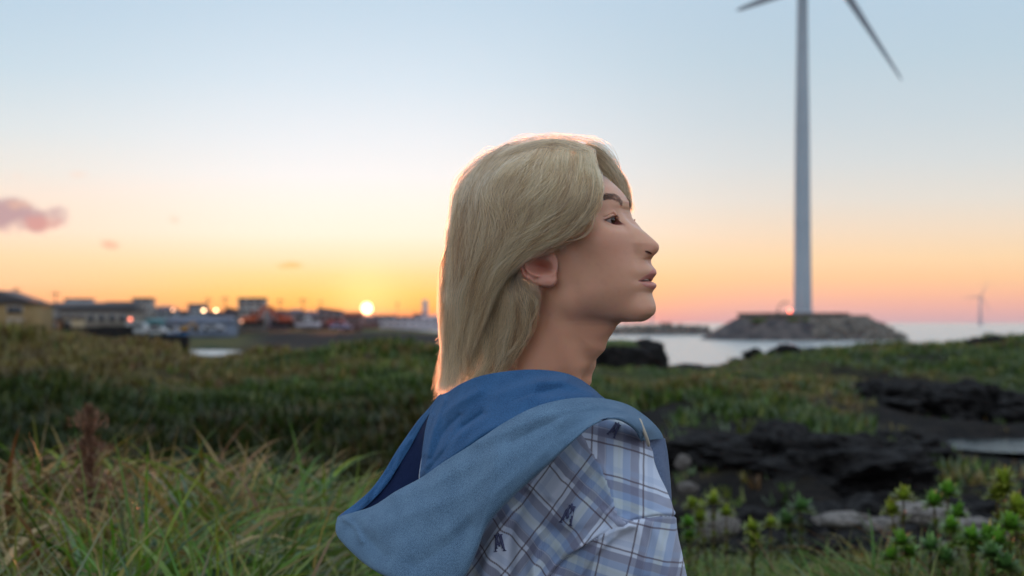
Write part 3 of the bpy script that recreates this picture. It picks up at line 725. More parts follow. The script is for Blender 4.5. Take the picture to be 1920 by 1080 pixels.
# cloth coordinates: distance round the body and distance down it
seg = np.linalg.norm(np.roll(SHIRT, -1, axis=1)-SHIRT, axis=-1)
i0 = nth//4
cum = np.cumsum(seg, axis=1)-seg; cum -= cum[:, i0:i0+1]
down = np.zeros_like(cum); dd = np.linalg.norm(np.diff(SHIRT, axis=0), axis=-1); down[1:] = np.cumsum(dd, 0)
def unproj(P): return (P[..., 0], P[..., 2])
def rot(a, b, deg): c, s = math.cos(math.radians(deg)), math.sin(math.radians(deg)); return a*c-b*s, a*s+b*c
fs = gridfaces(len(zc), nth, wrap=True)
cx_ = spx.ravel()[fs].mean(1); cy_ = spy.ravel()[fs].mean(1); nearc = (SY.ravel()[fs].mean(1) < 40)
s1x = np.interp(cy_, [p[1] for p in sp1], [p[0] for p in sp1])
s2y = np.interp(cx_, [p[0] for p in sp2[::-1]], [p[1] for p in sp2[::-1]])
panel = np.where((cy_ > s2y) & (cx_ > 1012) & nearc, 2, np.where((cx_ > s1x) & nearc, 1, 0))
# picture-independent mapping per panel: a local frame on the cloth surface
PX, PZ = SHIRT[..., 0].ravel(), SHIRT[..., 2].ravel(); PY = SHIRT[..., 1].ravel()
cumr, downr = cum.ravel(), down.ravel()
def uvpanel(k):
    # blend of true arc length and plane coordinates keeps the checks square where they are seen
    a, b = PX+0.55*(PY+150)*np.where(PX > 190, -1.1, -0.25), PZ
    if k == 0: a, b = rot(PX-0.35*PY, PZ, 38)
    elif k == 1: a, b = rot(PX-0.10*(PY+200), PZ+0.30*PX+0.0012*(PX-190)**2, 0); a = a
    else: a, b = rot(PX-0.12*(PY+200), PZ+0.10*(PX-200)-0.0010*(PX-200)**2*np.sign(PX-200)*0, 12)
    return np.stack([a, b], -1)
uvs = np.stack([uvpanel(k) for k in range(3)])           # 3, nv, 2
UVl = uvs[panel[:, None], fs]/100.0
UVl = UVl+np.array([[0,0],[3.1,0.4],[7.3,1.7]])[panel][:, None]
def plaid():
    m = bpy.data.materials.new('plaid_cotton'); m.use_nodes = True; t = m.node_tree; b = t.nodes['Principled BSDF']
    uv = N(t, 'ShaderNodeUVMap'); sp = N(t, 'ShaderNodeSeparateXYZ'); t.links.new(uv.outputs[0], sp.inputs[0])
    def band(src, c, w, per=1.0, soft=0.012):
        x = math_(t, 'FRACT', math_(t, 'DIVIDE', math_(t, 'ADD', src, 50.0-c+per/2), per))
        d = math_(t, 'MULTIPLY', math_(t, 'ABSOLUTE', math_(t, 'SUBTRACT', x, 0.5)), per)
        return smooth_(t, math_(t, 'MULTIPLY', d, -1), -(w/2+soft), -(w/2-soft))
    wv = N(t, 'ShaderNodeTexNoise'); wv.inputs['Scale'].default_value = 3; t.links.new(uv.outputs[0], wv.inputs['Vector'])
    wob = math_(t, 'MULTIPLY', math_(t, 'SUBTRACT', wv.outputs[0], 0.5), 0.03)
    u = math_(t, 'ADD', sp.outputs[0], wob); v = math_(t, 'ADD', sp.outputs[1], wob)
    # twill: fine diagonal threads let one set of bands show through the other
    tw = math_(t, 'FRACT', math_(t, 'MULTIPLY', math_(t, 'ADD', sp.outputs[0], math_(t, 'MULTIPLY', sp.outputs[1], 0.8)), 28))
    th_ = smooth_(t, tw, 0.25, 0.75)
    c = (0.56, 0.65, 0.81)
    P = 1.42
    col = c
    for src in (u, v):
        f = lambda cc, ww, o: math_(t, 'MULTIPLY', band(src, cc, ww, P), o)
        col = mixc(t, f(0.70, 0.16, 0.72), col, (0.115,0.125,0.215))
        col = mixc(t, f(0.84, 0.13, 0.60), col, (0.125,0.225,0.43))
        col = mixc(t, f(0.985, 0.17, 0.42), col, (0.33,0.43,0.46))
        col = mixc(t, f(1.00, 0.05, 0.20), col, (0.43,0.50,0.44))
        col = mixc(t, f(1.13, 0.13, 0.60), col, (0.125,0.225,0.43))
        col = mixc(t, f(1.27, 0.15, 0.68), col, (0.115,0.125,0.215))
        col = mixc(t, f(0.76, 0.014, 0.5), col, (0.5,0.58,0.74))
        col = mixc(t, f(0.12, 0.10, 0.28), col, (0.24,0.36,0.58))
    for src in (u, v):
        for cc in (0.0, 0.52):
            ln = math_(t, 'MULTIPLY', band(src, cc, 0.030, P, 0.010), 0.95)
            ln = math_(t, 'MULTIPLY', ln, math_(t, 'ADD', 0.55, math_(t, 'MULTIPLY', th_, 0.45)))
            col = mixc(t, ln, col, (0.05,0.016,0.028))
    t.links.new(mixc(t, math_(t, 'MULTIPLY', th_, 0.10), col, (0.6,0.66,0.78)), b.inputs['Base Color'])
    b.inputs['Roughness'].default_value = 0.85; b.inputs['Specular IOR Level'].default_value = 0.15; b.inputs['Sheen Weight'].default_value = 0.25
    bn = N(t, 'ShaderNodeBump'); bn.inputs['Strength'].default_value = 0.25; bn.inputs['Distance'].default_value = 0.0005
    t.links.new(tw, bn.inputs['Height']); t.links.new(bn.outputs[0], b.inputs['Normal'])
    return m
plaid_m = plaid()
pm('shirt', SHIRT, fs, plaid_m, uv=UVl.reshape(-1, 2))
SD = depthmap(SHIRT, step=3.0, x0=600, x1=1340, y0=700, y1=1200)
def on_shirt(P, lift=2.0):
    P = np.asarray(P, float); y = SD(P[:, 0], P[:, 1]); y = np.where(y > 1e8, -120, y)
    return img2fig(P[:, 0], P[:, 1], y-lift)
# sewn seams: narrow raised ribbons of shirt cloth
def ribbon(P3, w, up=1.2):
    T = np.gradient(P3, axis=0); T /= np.linalg.norm(T, axis=1)[:, None]
    v = np.array([0.0, -1.0, 0.0]); B = np.cross(T, v); B /= np.linalg.norm(B, axis=1)[:, None]
    prof_ = np.array([-1, -0.8, -0.3, 0.3, 0.8, 1]); hh = np.array([-2.5, 0, 1, 1, 0, -2.5])*up
    return P3[:, None]+B[:, None]*(prof_*w/2)[None, :, None]+v*hh[None, :, None]
threadm = mat('seam_cotton', (0.42,0.50,0.66), 0.9)

def tube(P, r, n=8):
    P = np.asarray(P); T = np.gradient(P, axis=0); T /= np.linalg.norm(T, axis=1)[:, None]
    u = np.cross(T, [0.3, -1, 0.1]); u /= np.linalg.norm(u, axis=1)[:, None]; v = np.cross(T, u)
    a = np.linspace(0, 2*math.pi, n, endpoint=False); r = np.broadcast_to(r, (len(P),))
    return P[:, None]+(u[:, None]*np.cos(a)[None, :, None]+v[:, None]*np.sin(a)[None, :, None])*r[:, None, None]
# ---- denim
WF = 1.4; RP = 1.6
def denim(name, c1, c2, scale=1.0):
    m = bpy.data.materials.new(name); m.use_nodes = True; t = m.node_tree; b = t.nodes['Principled BSDF']
    uv = N(t, 'ShaderNodeUVMap')
    w = N(t, 'ShaderNodeTexWave', wave_type='BANDS', bands_direction='DIAGONAL'); w.inputs['Scale'].default_value = 25*scale; w.inputs['Distortion'].default_value = 2.0; w.inputs['Detail'].default_value = 2; w.inputs['Detail Scale'].default_value = 3
    t.links.new(uv.outputs[0], w.inputs['Vector'])
    n1 = N(t, 'ShaderNodeTexNoise'); n1.inputs['Scale'].default_value = 2.2; n1.inputs['Detail'].default_value = 5; t.links.new(uv.outputs[0], n1.inputs['Vector'])
    n2 = N(t, 'ShaderNodeTexNoise'); n2.inputs['Scale'].default_value = 38; n2.inputs['Detail'].default_value = 4; t.links.new(uv.outputs[0], n2.inputs['Vector'])
    n3 = N(t, 'ShaderNodeTexNoise'); n3.inputs['Scale'].default_value = 26; n3.inputs['Detail'].default_value = 3
    mp = N(t, 'ShaderNodeMapping'); mp.inputs['Scale'].default_value = (6, 0.8, 1); mp.inputs['Rotation'].default_value = (0, 0, 0.6); t.links.new(uv.outputs[0], mp.inputs[0]); t.links.new(mp.outputs[0], n3.inputs['Vector'])
    f = math_(t, 'ADD', math_(t, 'MULTIPLY', w.outputs['Fac'], 0.42), math_(t, 'ADD', math_(t, 'MULTIPLY', n2.outputs[0], 0.45), math_(t, 'MULTIPLY', n1.outputs[0], 0.25)))
    f = smooth_(t, math_(t, 'ADD', f, math_(t, 'MULTIPLY', n3.outputs[0], 0.30)), 0.38, 0.95)
    t.links.new(mixc(t, f, c1, c2), b.inputs['Base Color'])
    b.inputs['Roughness'].default_value = 0.9; b.inputs['Specular IOR Level'].default_value = 0.12; b.inputs['Sheen Weight'].default_value = 0.12; b.inputs['Sheen Roughness'].default_value = 0.4
    bn = N(t, 'ShaderNodeBump'); bn.inputs['Strength'].default_value = 0.35; bn.inputs['Distance'].default_value = 0.0018
    t.links.new(f, bn.inputs['Height']); t.links.new(bn.outputs[0], b.inputs['Normal'])
    return m
den_light = denim('washed_denim', (0.012,0.042,0.105), (0.180,0.310,0.450))
den_mid = denim('blue_denim', (0.003,0.024,0.090), (0.060,0.175,0.370))
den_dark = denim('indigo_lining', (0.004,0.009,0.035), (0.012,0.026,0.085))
def cloth(name, rows, nr, nc, m, thick=3.0, fold=None, noise=1.5, inner=None, swap=False, uvs=1.0, seed=0):
    """rows: control curves, each a list of (px, py, y); lofted with smooth curves both ways"""
    A = np.array([resample(r, nc) if len(r[0]) == 3 else None for r in rows])        # k,nc,3
    B = np.stack([catmull(A[:, j], nr) for j in range(nc)], 1)                         # nr,nc,3
    P = img2fig(B[..., 0], B[..., 1], B[..., 2])
    du = np.gradient(P, axis=1); dv = np.gradient(P, axis=0); nn_ = np.cross(du, dv); nn_ /= np.linalg.norm(nn_, axis=-1, keepdims=True)+1e-9
    nn_ = nn_*np.where(nn_[..., 1:2] > 0, -1, 1) if np.mean(nn_[..., 1]) != 0 else nn_
    d = noise*vn.fbm(P[..., 0]/34+seed, P[..., 1]/34, P[..., 2]/34, 4)
    if fold is not None: d = d+1.1*fold(B[..., 0], B[..., 1])
    P = P+np.array([0, -1.0, 0])*d[..., None]*0.8+nn_*d[..., None]*0.2
    ul = np.r_[0, np.cumsum(np.linalg.norm(np.diff(P[nr//2], axis=0), axis=1))]/100*uvs
    vl = np.r_[0, np.cumsum(np.linalg.norm(np.diff(P[:, nc//2], axis=0), axis=1))]/100*uvs
    uv = np.stack(np.meshgrid(ul, vl), -1).reshape(-1, 2)
    o = pm(name, P, gridfaces(nr, nc, flip=swap), [m, inner or m], uv=uv)
    so_ = o.modifiers.new('thickness', 'SOLIDIFY'); so_.thickness = thick*S; so_.offset = 0
    if inner: so_.material_offset = 1
    o['_P'] = 0
    return o, P
def R3(lst): return lst
# inner part of the hood, bunched round the neck
rows1 = [
 [(822,742,40),(838,737,0),(862,722,-45),(900,706,-82),(950,697,-105),(1000,694,-118),(1050,699,-112),(1090,714,-92),(1132,748,-52)],
 [(812,762,45),(835,762,-15),(868,752,-75),(915,735,-112),(965,722,-135),(1012,716,-146),(1060,718,-140),(1100,728,-118),(1137,751,-72)],
 [(800,800,40),(826,806,-35),(862,798,-100),(912,774,-142),(962,752,-166),(1012,740,-176),(1062,736,-168),(1105,740,-142),(1140,756,-92)],
 [(794,850,30),(815,850,-45),(850,838,-110),(905,806,-160),(958,778,-186),(1012,758,-196),(1066,750,-188),(1108,750,-160),(1142,762,-105)],
 [(792,902,20),(812,892,-45),(850,874,-108),(905,836,-165),(958,806,-192),(1012,782,-200),(1068,768,-192),(1110,764,-165),(1144,772,-110)],
 [(800,940,10),(820,925,-40),(855,905,-95),(905,868,-150),(958,840,-175),(1012,812,-182),(1068,796,-172),(1110,785,-150),(1144,788,-100)]]
def fold1(x, y):
    f = 0
    for P, w, a in [([(796,885),(830,845),(880,800),(940,765),(1000,742)],7,5),([(790,895),(850,856),(905,815),(960,790),(1030,765)],8,5),([(803,850),(820,800),(850,765),(900,735)],7,5),
                    ([(800,880),(812,830),(822,790),(836,752)],4,4),([(796,870),(804,820),(815,780)],3,3),([(870,800),(920,775),(985,745),(1050,728)],6,-4),
                    ([(808,880),(845,830),(870,800),(905,775)],5,-5),([(812,860),(832,812),(862,780)],4,-4),([(1010,720),(1060,722),(1110,740)],6,3),([(940,740),(1000,722),(1060,715)],9,4)]:
        f = f+ridge(x, y, P, w, a)
    return f
hood_in, _ = cloth('hood_neck', rows1, 110, 260, den_mid, 3.0, fold1, 1.6, seed=3)
# outer face of the hood, near side
def sh(px, py, lift): y = float(SD(px, py)); return -150.0 if y > 1e8 else y-lift
rimN = [(634,970,-20),(662,962,-52),(700,950,-82),(745,922,-112),(792,896,-138),(832,868,-168),(872,843,-196),(905,822,-214),(950,792,-232),(1005,764,-240),(1065,749,-228),(1125,748,-196),(1175,760,-160),(1212,784,-128),(1234,806,-108),(1243,823,-98)]
lowN = [(631,984,-28),(633,1002,-45),(650,1024,-80),(690,1060,-150),(735,1085,-215),(800,1110,-262),(860,1092,-290),(890,1040,-295),(912,985,-298),(955,935,-300),(1015,880,-300),(1068,832,-290),(1110,796,-276),(1152,784,-252),(1186,800,-222),(1203,826,-190)]
lowN = [(a, b_, min(c, sh(a, b_, 5))) if a > 850 else (a, b_, c) for a, b_, c in lowN]
def lerp3(A, B, f, bulge):
    A = np.array(A, float); B = np.array(B, float); P = A*(1-f)+B*f; P[:, 2] -= bulge; return [tuple(p) for p in P]
RN = [tuple(p) for p in resample(rimN, 16)]; LN = [tuple(p) for p in resample(lowN, 16)]
# pair rim and lower edge by hand-placed correspondences
k1 = [0,1,2,3,4,5,6,7,8,9,10,11,12,13,14,15]
A_, B_ = rimN, lowN
def bl(amt): return np.interp(np.arange(16), [0,2,5,9,12,15], [0.1,0.5,1.0,1.0,0.8,0.3])*amt
rows2 = [A_, lerp3(A_, B_, 0.12, bl(9)), lerp3(A_, B_, 0.35, bl(20)), lerp3(A_, B_, 0.65, bl(20)), lerp3(A_, B_, 0.88, bl(12)), lerp3(A_, B_, 0.97, bl(4)), lerp3(A_, B_, 1.0, bl(-7))]
def fold2(x, y):
    f = 0
    for P, w, a in [([(745,930),(800,915),(870,880),(930,850)],12,4),([(900,830),(950,810),(1010,785),(1070,770)],9,4),([(700,990),(780,960),(860,930),(930,880)],16,4),([(665,985),(690,1010),(720,1040)],10,-3),
                    ([(960,830),(1020,800),(1080,775),(1140,770)],7,-3),([(840,1000),(900,950),(960,900),(1020,850)],13,3),([(1050,790),(1110,765),(1170,775),(1210,805)],8,4),([(650,975),(668,990),(680,1015)],4,3),
                    ([(780,1060),(830,1030),(880,985)],14,-4)]:
        f = f+ridge(x, y, P, w, a)
    return f
hood, PH = cloth('hood', rows2, 120, 420, den_light, 3.6, fold2, 2.2, inner=den_dark, seed=8, swap=True)
# far side of the hood: its rim and the fold-over that shows its outer face
rimF = [(634,970,-20),(645,962,20),(668,945,50),(698,918,85),(722,885,110),(742,852,125),(762,822,135),(785,790,130),(808,764,110),(822,745,70)]
inF = [(641,975,-24),(654,966,8),(676,957,34),(700,937,66),(728,905,92),(750,870,108),(770,838,116),(788,805,116),(806,776,100),(824,748,62)]
deepF = [(650,985,-22),(672,985,0),(700,985,25),(730,960,50),(752,930,70),(772,900,84),(790,870,90),(800,840,90),(812,800,80),(828,760,50)]
deep2 = [(660,1005,-30),(690,1025,-20),(730,1035,0),(765,1010,20),(790,980,40),(806,950,50),(816,920,56),(822,880,58),(828,830,54),(834,780,40)]
outF = [(636,990,-16),(650,1000,40),(680,1005,90),(715,990,130),(745,965,150),(770,930,165),(795,890,170),(815,850,165),(835,810,140),(850,780,100)]
hf, _ = cloth('hood_far_side', [outF, lerp3(outF, rimF, 0.6, np.full(10, -8.0)), rimF, lerp3(rimF, inF, 0.5, np.full(10, 3.0)), inF], 40, 240, den_mid, 3.0,
              lambda x, y: ridge(x, y, [(700,940),(715,915),(735,890)], 4, 3)+ridge(x, y, [(742,880),(752,850),(770,825)], 4, 3)+ridge(x, y, [(655,965),(675,955),(690,935)], 4, 3), 2.4, seed=5)
# top-stitching and hem lines of the hood
thr = mat('stitch_thread', (0.30,0.36,0.46), 0.8)
def stitch(P, row, i0=0, i1=-1, lift=1.6, cols=False, nm='stitching'):
    L_ = P[i0:i1, row] if cols else P[row, i0:i1]
    q = L_+np.array([0, -lift, 0]); pm(nm, tube(q, 0.42, 5), gridfaces(len(q), 5, wrap=True), thr)
stitch(PH, 9, 6, 400); stitch(PH, 12, 6, 400); stitch(PH, 104, 20, 400)
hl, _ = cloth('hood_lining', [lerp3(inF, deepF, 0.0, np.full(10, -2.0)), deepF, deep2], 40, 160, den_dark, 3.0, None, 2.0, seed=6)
# pocket of the hood below the rim, closing the lining towards the back
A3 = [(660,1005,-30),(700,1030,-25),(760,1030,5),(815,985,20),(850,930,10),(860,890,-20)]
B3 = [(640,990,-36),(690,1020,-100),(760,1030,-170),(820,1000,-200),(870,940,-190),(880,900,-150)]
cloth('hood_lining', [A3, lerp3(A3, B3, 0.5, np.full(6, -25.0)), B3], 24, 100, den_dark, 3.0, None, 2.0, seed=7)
# front placket: the shirt's turned edge below the hood
pr = [(1246,822),(1251,850),(1254,880),(1257,915),(1259,950),(1261,980),(1262,1010)]
pl_ = [(1204,822),(1222,850),(1232,880),(1240,915),(1247,950),(1252,985),(1256,1010)]
rowsP = [[(a, b_, -80+0.06*(b_-820)) for a, b_ in pr], [((a+c)/2, (b_+d_)/2, -108) for (a, b_), (c, d_) in zip(pr, pl_)], [(a-6, b_, -128) for a, b_ in pl_]]
plk, PP = cloth('placket', rowsP, 16, 80, denim('placket_denim', (0.02,0.045,0.11), (0.20,0.27,0.42)), 2.6, None, 0.8, seed=2)
# drawstring
dl = catmull([(1199,786,-186),(1203,797,-196),(1209,812,-198),(1214,826,-192),(1216,836,-184)], 30)
pm('drawstring', tube(img2fig(dl[:, 0], dl[:, 1], dl[:, 2]), np.interp(np.arange(30), [0, 3, 26, 29], [2.2, 3.3, 3.3, 2.2])), gridfaces(30, 8, wrap=True), mat('cord', (0.45,0.42,0.36), 0.9))
# interlaced letters worked in thread on the cloth
def monogram(cx, cy, size, deg, lift=1.6):
    """two capitals laced together with slab serifs, drawn as flat stitched strokes"""
    st = [((-0.55,-0.8),(-0.30,0.8),0.15),((-0.30,0.8),(0.0,-0.35),0.20),((0.0,-0.35),(0.30,0.8),0.12),((0.30,0.8),(0.55,-0.8),0.20),
          ((-0.42,-0.55),(0.0,1.0),0.12),((0.0,1.0),(0.42,-0.55),0.2),((-0.32,-0.12),(0.32,-0.12),0.10),
          ((-0.75,-0.8),(-0.35,-0.8),0.10),((0.35,-0.8),(0.75,-0.8),0.10),((-0.5,0.8),(-0.15,0.8),0.10),((0.15,0.8),(0.5,0.8),0.10),((-0.6,-0.5),(-0.25,-0.5),0.08),((0.25,-0.5),(0.6,-0.5),0.08)]
    V_, F_ = [], []; a = math.radians(deg); ca_, sa_ = math.cos(a), math.sin(a)
    for (x0, y0), (x1, y1), w in st:
        L_ = math.hypot(x1-x0, y1-y0); nx, ny = -(y1-y0)/L_*w/2, (x1-x0)/L_*w/2; n = 6; b0 = len(V_)
        for i in range(n+1):
            f = i/n
            for s_g in (-1, 1):
                x = (x0+(x1-x0)*f+nx*s_g)*size*0.8; y = (y0+(y1-y0)*f+ny*s_g)*size
                V_.append((cx+x*ca_-y*sa_, cy-(x*sa_+y*ca_)))
        F_ += [[b0+2*i, b0+2*i+1, b0+2*i+3, b0+2*i+2] for i in range(n)]
    P = on_shirt(V_, lift)
    o = pm('monogram', P, F_, mono_m); md = o.modifiers.new('thread', 'SOLIDIFY'); md.thickness = 0.7*S; return o
mono_m = mat('monogram_thread', (0.085,0.10,0.20), 0.8)
for q in ((1066,965,22,-18),(1152,806,16,-30),(936,1018,19,6)): monogram(*q)
# the rest of the figure, below the picture: trousers, cuffs in the pockets, shoes
def loft(name, levels, m, n=28, parent=None):
    V_ = []
    for (x, y, z, a, b_) in levels:
        for k in range(n):
            an = 2*math.pi*k/n; V_.append((x+a*math.cos(an)*fB[0]+b_*math.sin(an)*rB[0], y+a*math.cos(an)*fB[1]+b_*math.sin(an)*rB[1], z))
    fl_ = gridfaces(len(levels), n, wrap=True); dw = np.r_[0, np.cumsum([math.dist(levels[i][:3], levels[i+1][:3]) for i in range(len(levels)-1)])]
    ci = fl_ % n; ci = np.where((ci == 0) & ((fl_ % n).max(1, keepdims=True) == n-1), n, ci); r0_ = levels[0][3]*0.5+levels[0][4]*0.5
    uvl = np.stack([ci*2*math.pi*r0_/n, dw[fl_//n]], -1)/100
    return pm(name, np.array(V_), fl_, m, uv=uvl.reshape(-1, 2))
trm = mat('trouser_cotton', (0.05,0.055,0.07), 0.9)
GZ = (person.location.z-CAMZ)/S     # ground level in figure units
loft('shirt_tail', [(10,25,-600,172,258),(10,25,-760,168,250),(8,24,-900,172,244),(6,24,-990,176,246),(6,24,-1000,160,230)], plaid_m, 48)
for sd_ in (-1, 1):
    hx, hy = 10+rB[0]*sd_*120, 25+rB[1]*sd_*120
    loft('trouser_leg', [(hx,hy,-880,130,125),(hx,hy,-1050,125,118),(hx+rB[0]*sd_*20,hy+rB[1]*sd_*20,-1500,95,92),(hx+rB[0]*sd_*25,hy+rB[1]*sd_*25,-2100,85,82),(hx+rB[0]*sd_*25,hy+rB[1]*sd_*25,GZ+60,88,84)], trm)
    fx, fy = hx+rB[0]*sd_*25, hy+rB[1]*sd_*25
    loft('shoe', [(fx+fB[0]*50,fy+fB[1]*50,GZ,190,70),(fx+fB[0]*52,fy+fB[1]*52,GZ+35,194,72),(fx+fB[0]*40,fy+fB[1]*40,GZ+75,160,66),(fx,fy,GZ+120,95,60),(fx,fy,GZ+125,50,40)], mat('shoe_leather', (0.03,0.03,0.03), 0.5))
    ax_ = [(fB[0]*60+rB[0]*sd_*262+10, fB[1]*60+rB[1]*sd_*262+25, -620, 112, 108), (fB[0]*80+rB[0]*sd_*270+10, fB[1]*80+rB[1]*sd_*270+25, -800, 92, 88), (fB[0]*95+rB[0]*sd_*215+10, fB[1]*95+rB[1]*sd_*215+25, -1020, 78, 74), (fB[0]*70+rB[0]*sd_*190+10, fB[1]*70+rB[1]*sd_*190+25, -1110, 60, 60)]
    loft('sleeve', ax_, plaid_m, 40)
# ================================================================== the land and the sea
DT = np.array([0.5,1.9,2.8,4,6,8,10,12,15,18,22,26,30,36,45,60,100,180,300,600,900,1500], float)
COLS = {
 -500:[2.4,2.4,2.8,3.0,3.1,3.0,2.6,2.4,2.8,3.2,3.5,3.6,3.55,3.1,2.0,1.3,1.0,1.0,1.8,2.2,2.5,2.5],
  100:[2.4,2.4,2.8,3.0,3.1,2.9,2.4,2.35,2.7,3.1,3.42,3.56,3.5,3.1,2.0,1.2,0.9,1.0,1.8,2.2,3.2,6.5],
  420:[2.4,2.4,2.8,3.0,3.05,2.8,2.4,2.3,2.6,2.9,3.05,3.05,2.95,2.6,1.8,1.0,0.5,0.6,1.5,2.0,3.2,6.5],
  230:[2.4,2.4,2.8,3.0,3.1,2.85,2.4,2.3,2.65,3.02,3.34,3.44,3.36,3.0,2.0,1.1,0.7,0.8,1.6,2.0,3.2,6.5],
  740:[2.4,2.4,2.8,2.95,3.0,2.85,2.4,2.3,2.55,2.92,3.2,3.30,3.2,2.8,1.5,0.8,0.6,0.8,1.3,1.6,3.2,6.5],
  960:[2.4,2.4,2.7,2.8,2.8,2.7,2.5,2.4,2.5,2.8,3.1,3.1,3.0,2.6,1.2,0.6,0.4,0.6,-0.5,-2,-2,-2],
 1180:[2.4,2.4,2.7,2.8,2.75,2.65,2.6,2.7,2.8,2.88,2.98,3.0,2.95,2.4,0.6,-1,-2,-2,-2,-2,-2,-2],
 1290:[2.4,2.4,2.7,2.85,2.75,2.65,2.5,2.92,2.93,2.93,2.95,2.98,2.97,2.2,0.2,-1.5,-2,-2,-2,-2,-2,-2],
 1500:[2.4,2.4,2.7,2.85,2.75,2.65,2.42,2.80,2.87,2.86,2.96,3.12,3.28,3.2,1.2,-1,-2,-2,-2,-2,-2,-2],
 1720:[2.4,2.4,2.7,2.9,2.75,2.6,2.4,2.45,2.52,2.46,2.50,3.12,3.50,3.4,1.5,-1,-2,-2,-2,-2,-2,-2],
 1920:[2.4,2.4,2.7,2.9,2.75,2.6,2.4,2.40,2.38,2.34,2.48,3.14,3.56,3.4,1.5,-1,-2,-2,-2,-2,-2,-2],
 2600:[2.4,2.4,2.7,2.9,2.75,2.6,2.4,2.50,2.60,2.5,2.6,3.1,3.4,3.3,1.5,-1,-2,-2,-2,-2,-2,-2]}
CP_ = np.array(sorted(COLS), float); CZ = np.array([COLS[int(k)] for k in CP_])
nT = VNoise(77)
def terrain(x, y, detail=True):
    x = np.asarray(x, float); y = np.asarray(y, float); yy = np.maximum(y, 0.5)
    px = 960+x/np.maximum(yy, 1.2)*FPX
    fx = np.interp(px, CP_, np.arange(len(CP_))); fy = np.interp(yy, DT, np.arange(len(DT)))
    i = np.clip(fx.astype(int), 0, len(CP_)-2); j = np.clip(fy.astype(int), 0, len(DT)-2); a = fx-i; b_ = fy-j
    a = a*a*(3-2*a); b_ = b_*0.5+0.5*b_*b_*(3-2*b_)
    z = CZ[i,j]*(1-a)*(1-b_)+CZ[i+1,j]*a*(1-b_)+CZ[i,j+1]*(1-a)*b_+CZ[i+1,j+1]*a*b_
    if detail:
        m = sstep(yy, 6, 13)*(1-sstep(yy, 60, 200)); rt = sstep(px, 1000, 1300)
        z = z+0.06*nT.fbm(x*0.9, y*0.9, 0, 4)*(0.6+0.4*m)
        z = z+m*(0.20+0.16*rt)*nT.fbm(x/2.6, y/2.6, 3, 5, 0.55)+m*(1-rt)*sstep(yy,11,15)*0.20*np.abs(nT.fbm(x/1.7+9, y/1.3, 6, 3))*2
        rg = 1-np.abs(nT.fbm(x/1.5+30, y/1.5, 9, 4, 0.6))*2.2       # rock ridges on the right
        z = z+m*rt*0.10*(rg-0.4)
    # the creek behind the mound, and the bay
    cr = np.exp(-((px-385)/75)**4)*np.exp(-((yy-188)/22)**2); z = z-cr*1.6
    bay = sstep(px, 735, 760)*sstep(yy, 500, 600); z = z-bay*5.5*(1-sstep(yy, 1000, 1300))
    # the rock pool
    pool = np.exp(-((px-1885)/110)**4)*np.exp(-((yy-18.6)/1.3)**4); z = z*(1-pool)+pool*np.minimum(z, 2.25)
    # hollow that holds the person's path
    return z
xs = np.sinh(np.linspace(-5.35, 5.35, 560))*6.0; xs = xs[(np.abs(xs) < 700)]
ys = np.r_[np.linspace(-25, -1, 13), 0.5+np.sinh(np.linspace(-0.4, 5.75, 520))*9.0]
ys = np.unique(ys)
XX, YY = np.meshgrid(xs, ys)
ZZ = terrain(XX, YY)
rock_mask = lambda x, y: np.clip(sstep(nT.fbm(x/2.3+5, y/2.3+8, 1, 4), 0.06, 0.26), 0, 1)
gm = bpy.data.materials.new('coastal_ground'); gm.use_nodes = True; t = gm.node_tree; b = t.nodes['Principled BSDF']
tcg = N(t, 'ShaderNodeTexCoord'); n1 = N(t, 'ShaderNodeTexNoise'); n1.inputs['Scale'].default_value = 0.42; n1.inputs['Detail'].default_value = 8; n1.inputs['Roughness'].default_value = 0.62; t.links.new(tcg.outputs['Object'], n1.inputs['Vector'])
n2 = N(t, 'ShaderNodeTexNoise'); n2.inputs['Scale'].default_value = 5; n2.inputs['Detail'].default_value = 8; n2.inputs['Roughness'].default_value = 0.7; t.links.new(tcg.outputs['Object'], n2.inputs['Vector'])
at = N(t, 'ShaderNodeAttribute', attribute_name='Col')
gcol = mixc(t, smooth_(t, n2.outputs[0], 0.4, 0.62), at.outputs['Color'], mixc(t, 0.55, at.outputs['Color'], (0.03,0.024,0.018)))
t.links.new(gcol, b.inputs['Base Color']); b.inputs['Roughness'].default_value = 0.95; b.inputs['Specular IOR Level'].default_value = 0.15
bn = N(t, 'ShaderNodeBump'); bn.inputs['Strength'].default_value = 0.8; bn.inputs['Distance'].default_value = 0.12; t.links.new(n2.outputs[0], bn.inputs['Height']); t.links.new(bn.outputs[0], b.inputs['Normal'])
gxx = np.gradient(ZZ, axis=1)/np.gradient(XX, axis=1); gyy = np.gradient(ZZ, axis=0)/np.gradient(YY, axis=0)
slope = np.sqrt(gxx**2+gyy**2); PXX = 960+XX/np.maximum(YY, 1.2)*FPX
rightf = sstep(PXX, 950, 1150)
rk = np.clip(sstep(slope, 0.22, 0.5)*(0.5+0.5*rightf)+rock_mask(XX, YY)*rightf*sstep(YY, 7, 9), 0, 1)
rk = np.clip(rk+rightf*np.exp(-((YY-10.4)/2.3)**4)+sstep(PXX, 1560, 1700)*np.exp(-((YY-17.5)/6.5)**4)+0.6*sstep(YY, 50, 90)*(PXX < 900)*(YY < 205)*sstep(PXX, 200, 330)+sstep(PXX, 430, 520)*sstep(YY, 60, 90)*(1-sstep(YY, 330, 420)), 0, 1)
rk = np.clip(rk*(1-0.0), 0, 1)
gr = nT.fbm(XX/3.1, YY/3.1, 20, 4)[..., None]; dryw = np.clip(0.5+1.6*gr, 0, 1)
grass_c = (1-dryw)*np.array([0.032,0.060,0.012])+dryw*np.array([0.110,0.090,0.026])
shore = sstep(0.35-ZZ, 0, 0.3)[..., None]
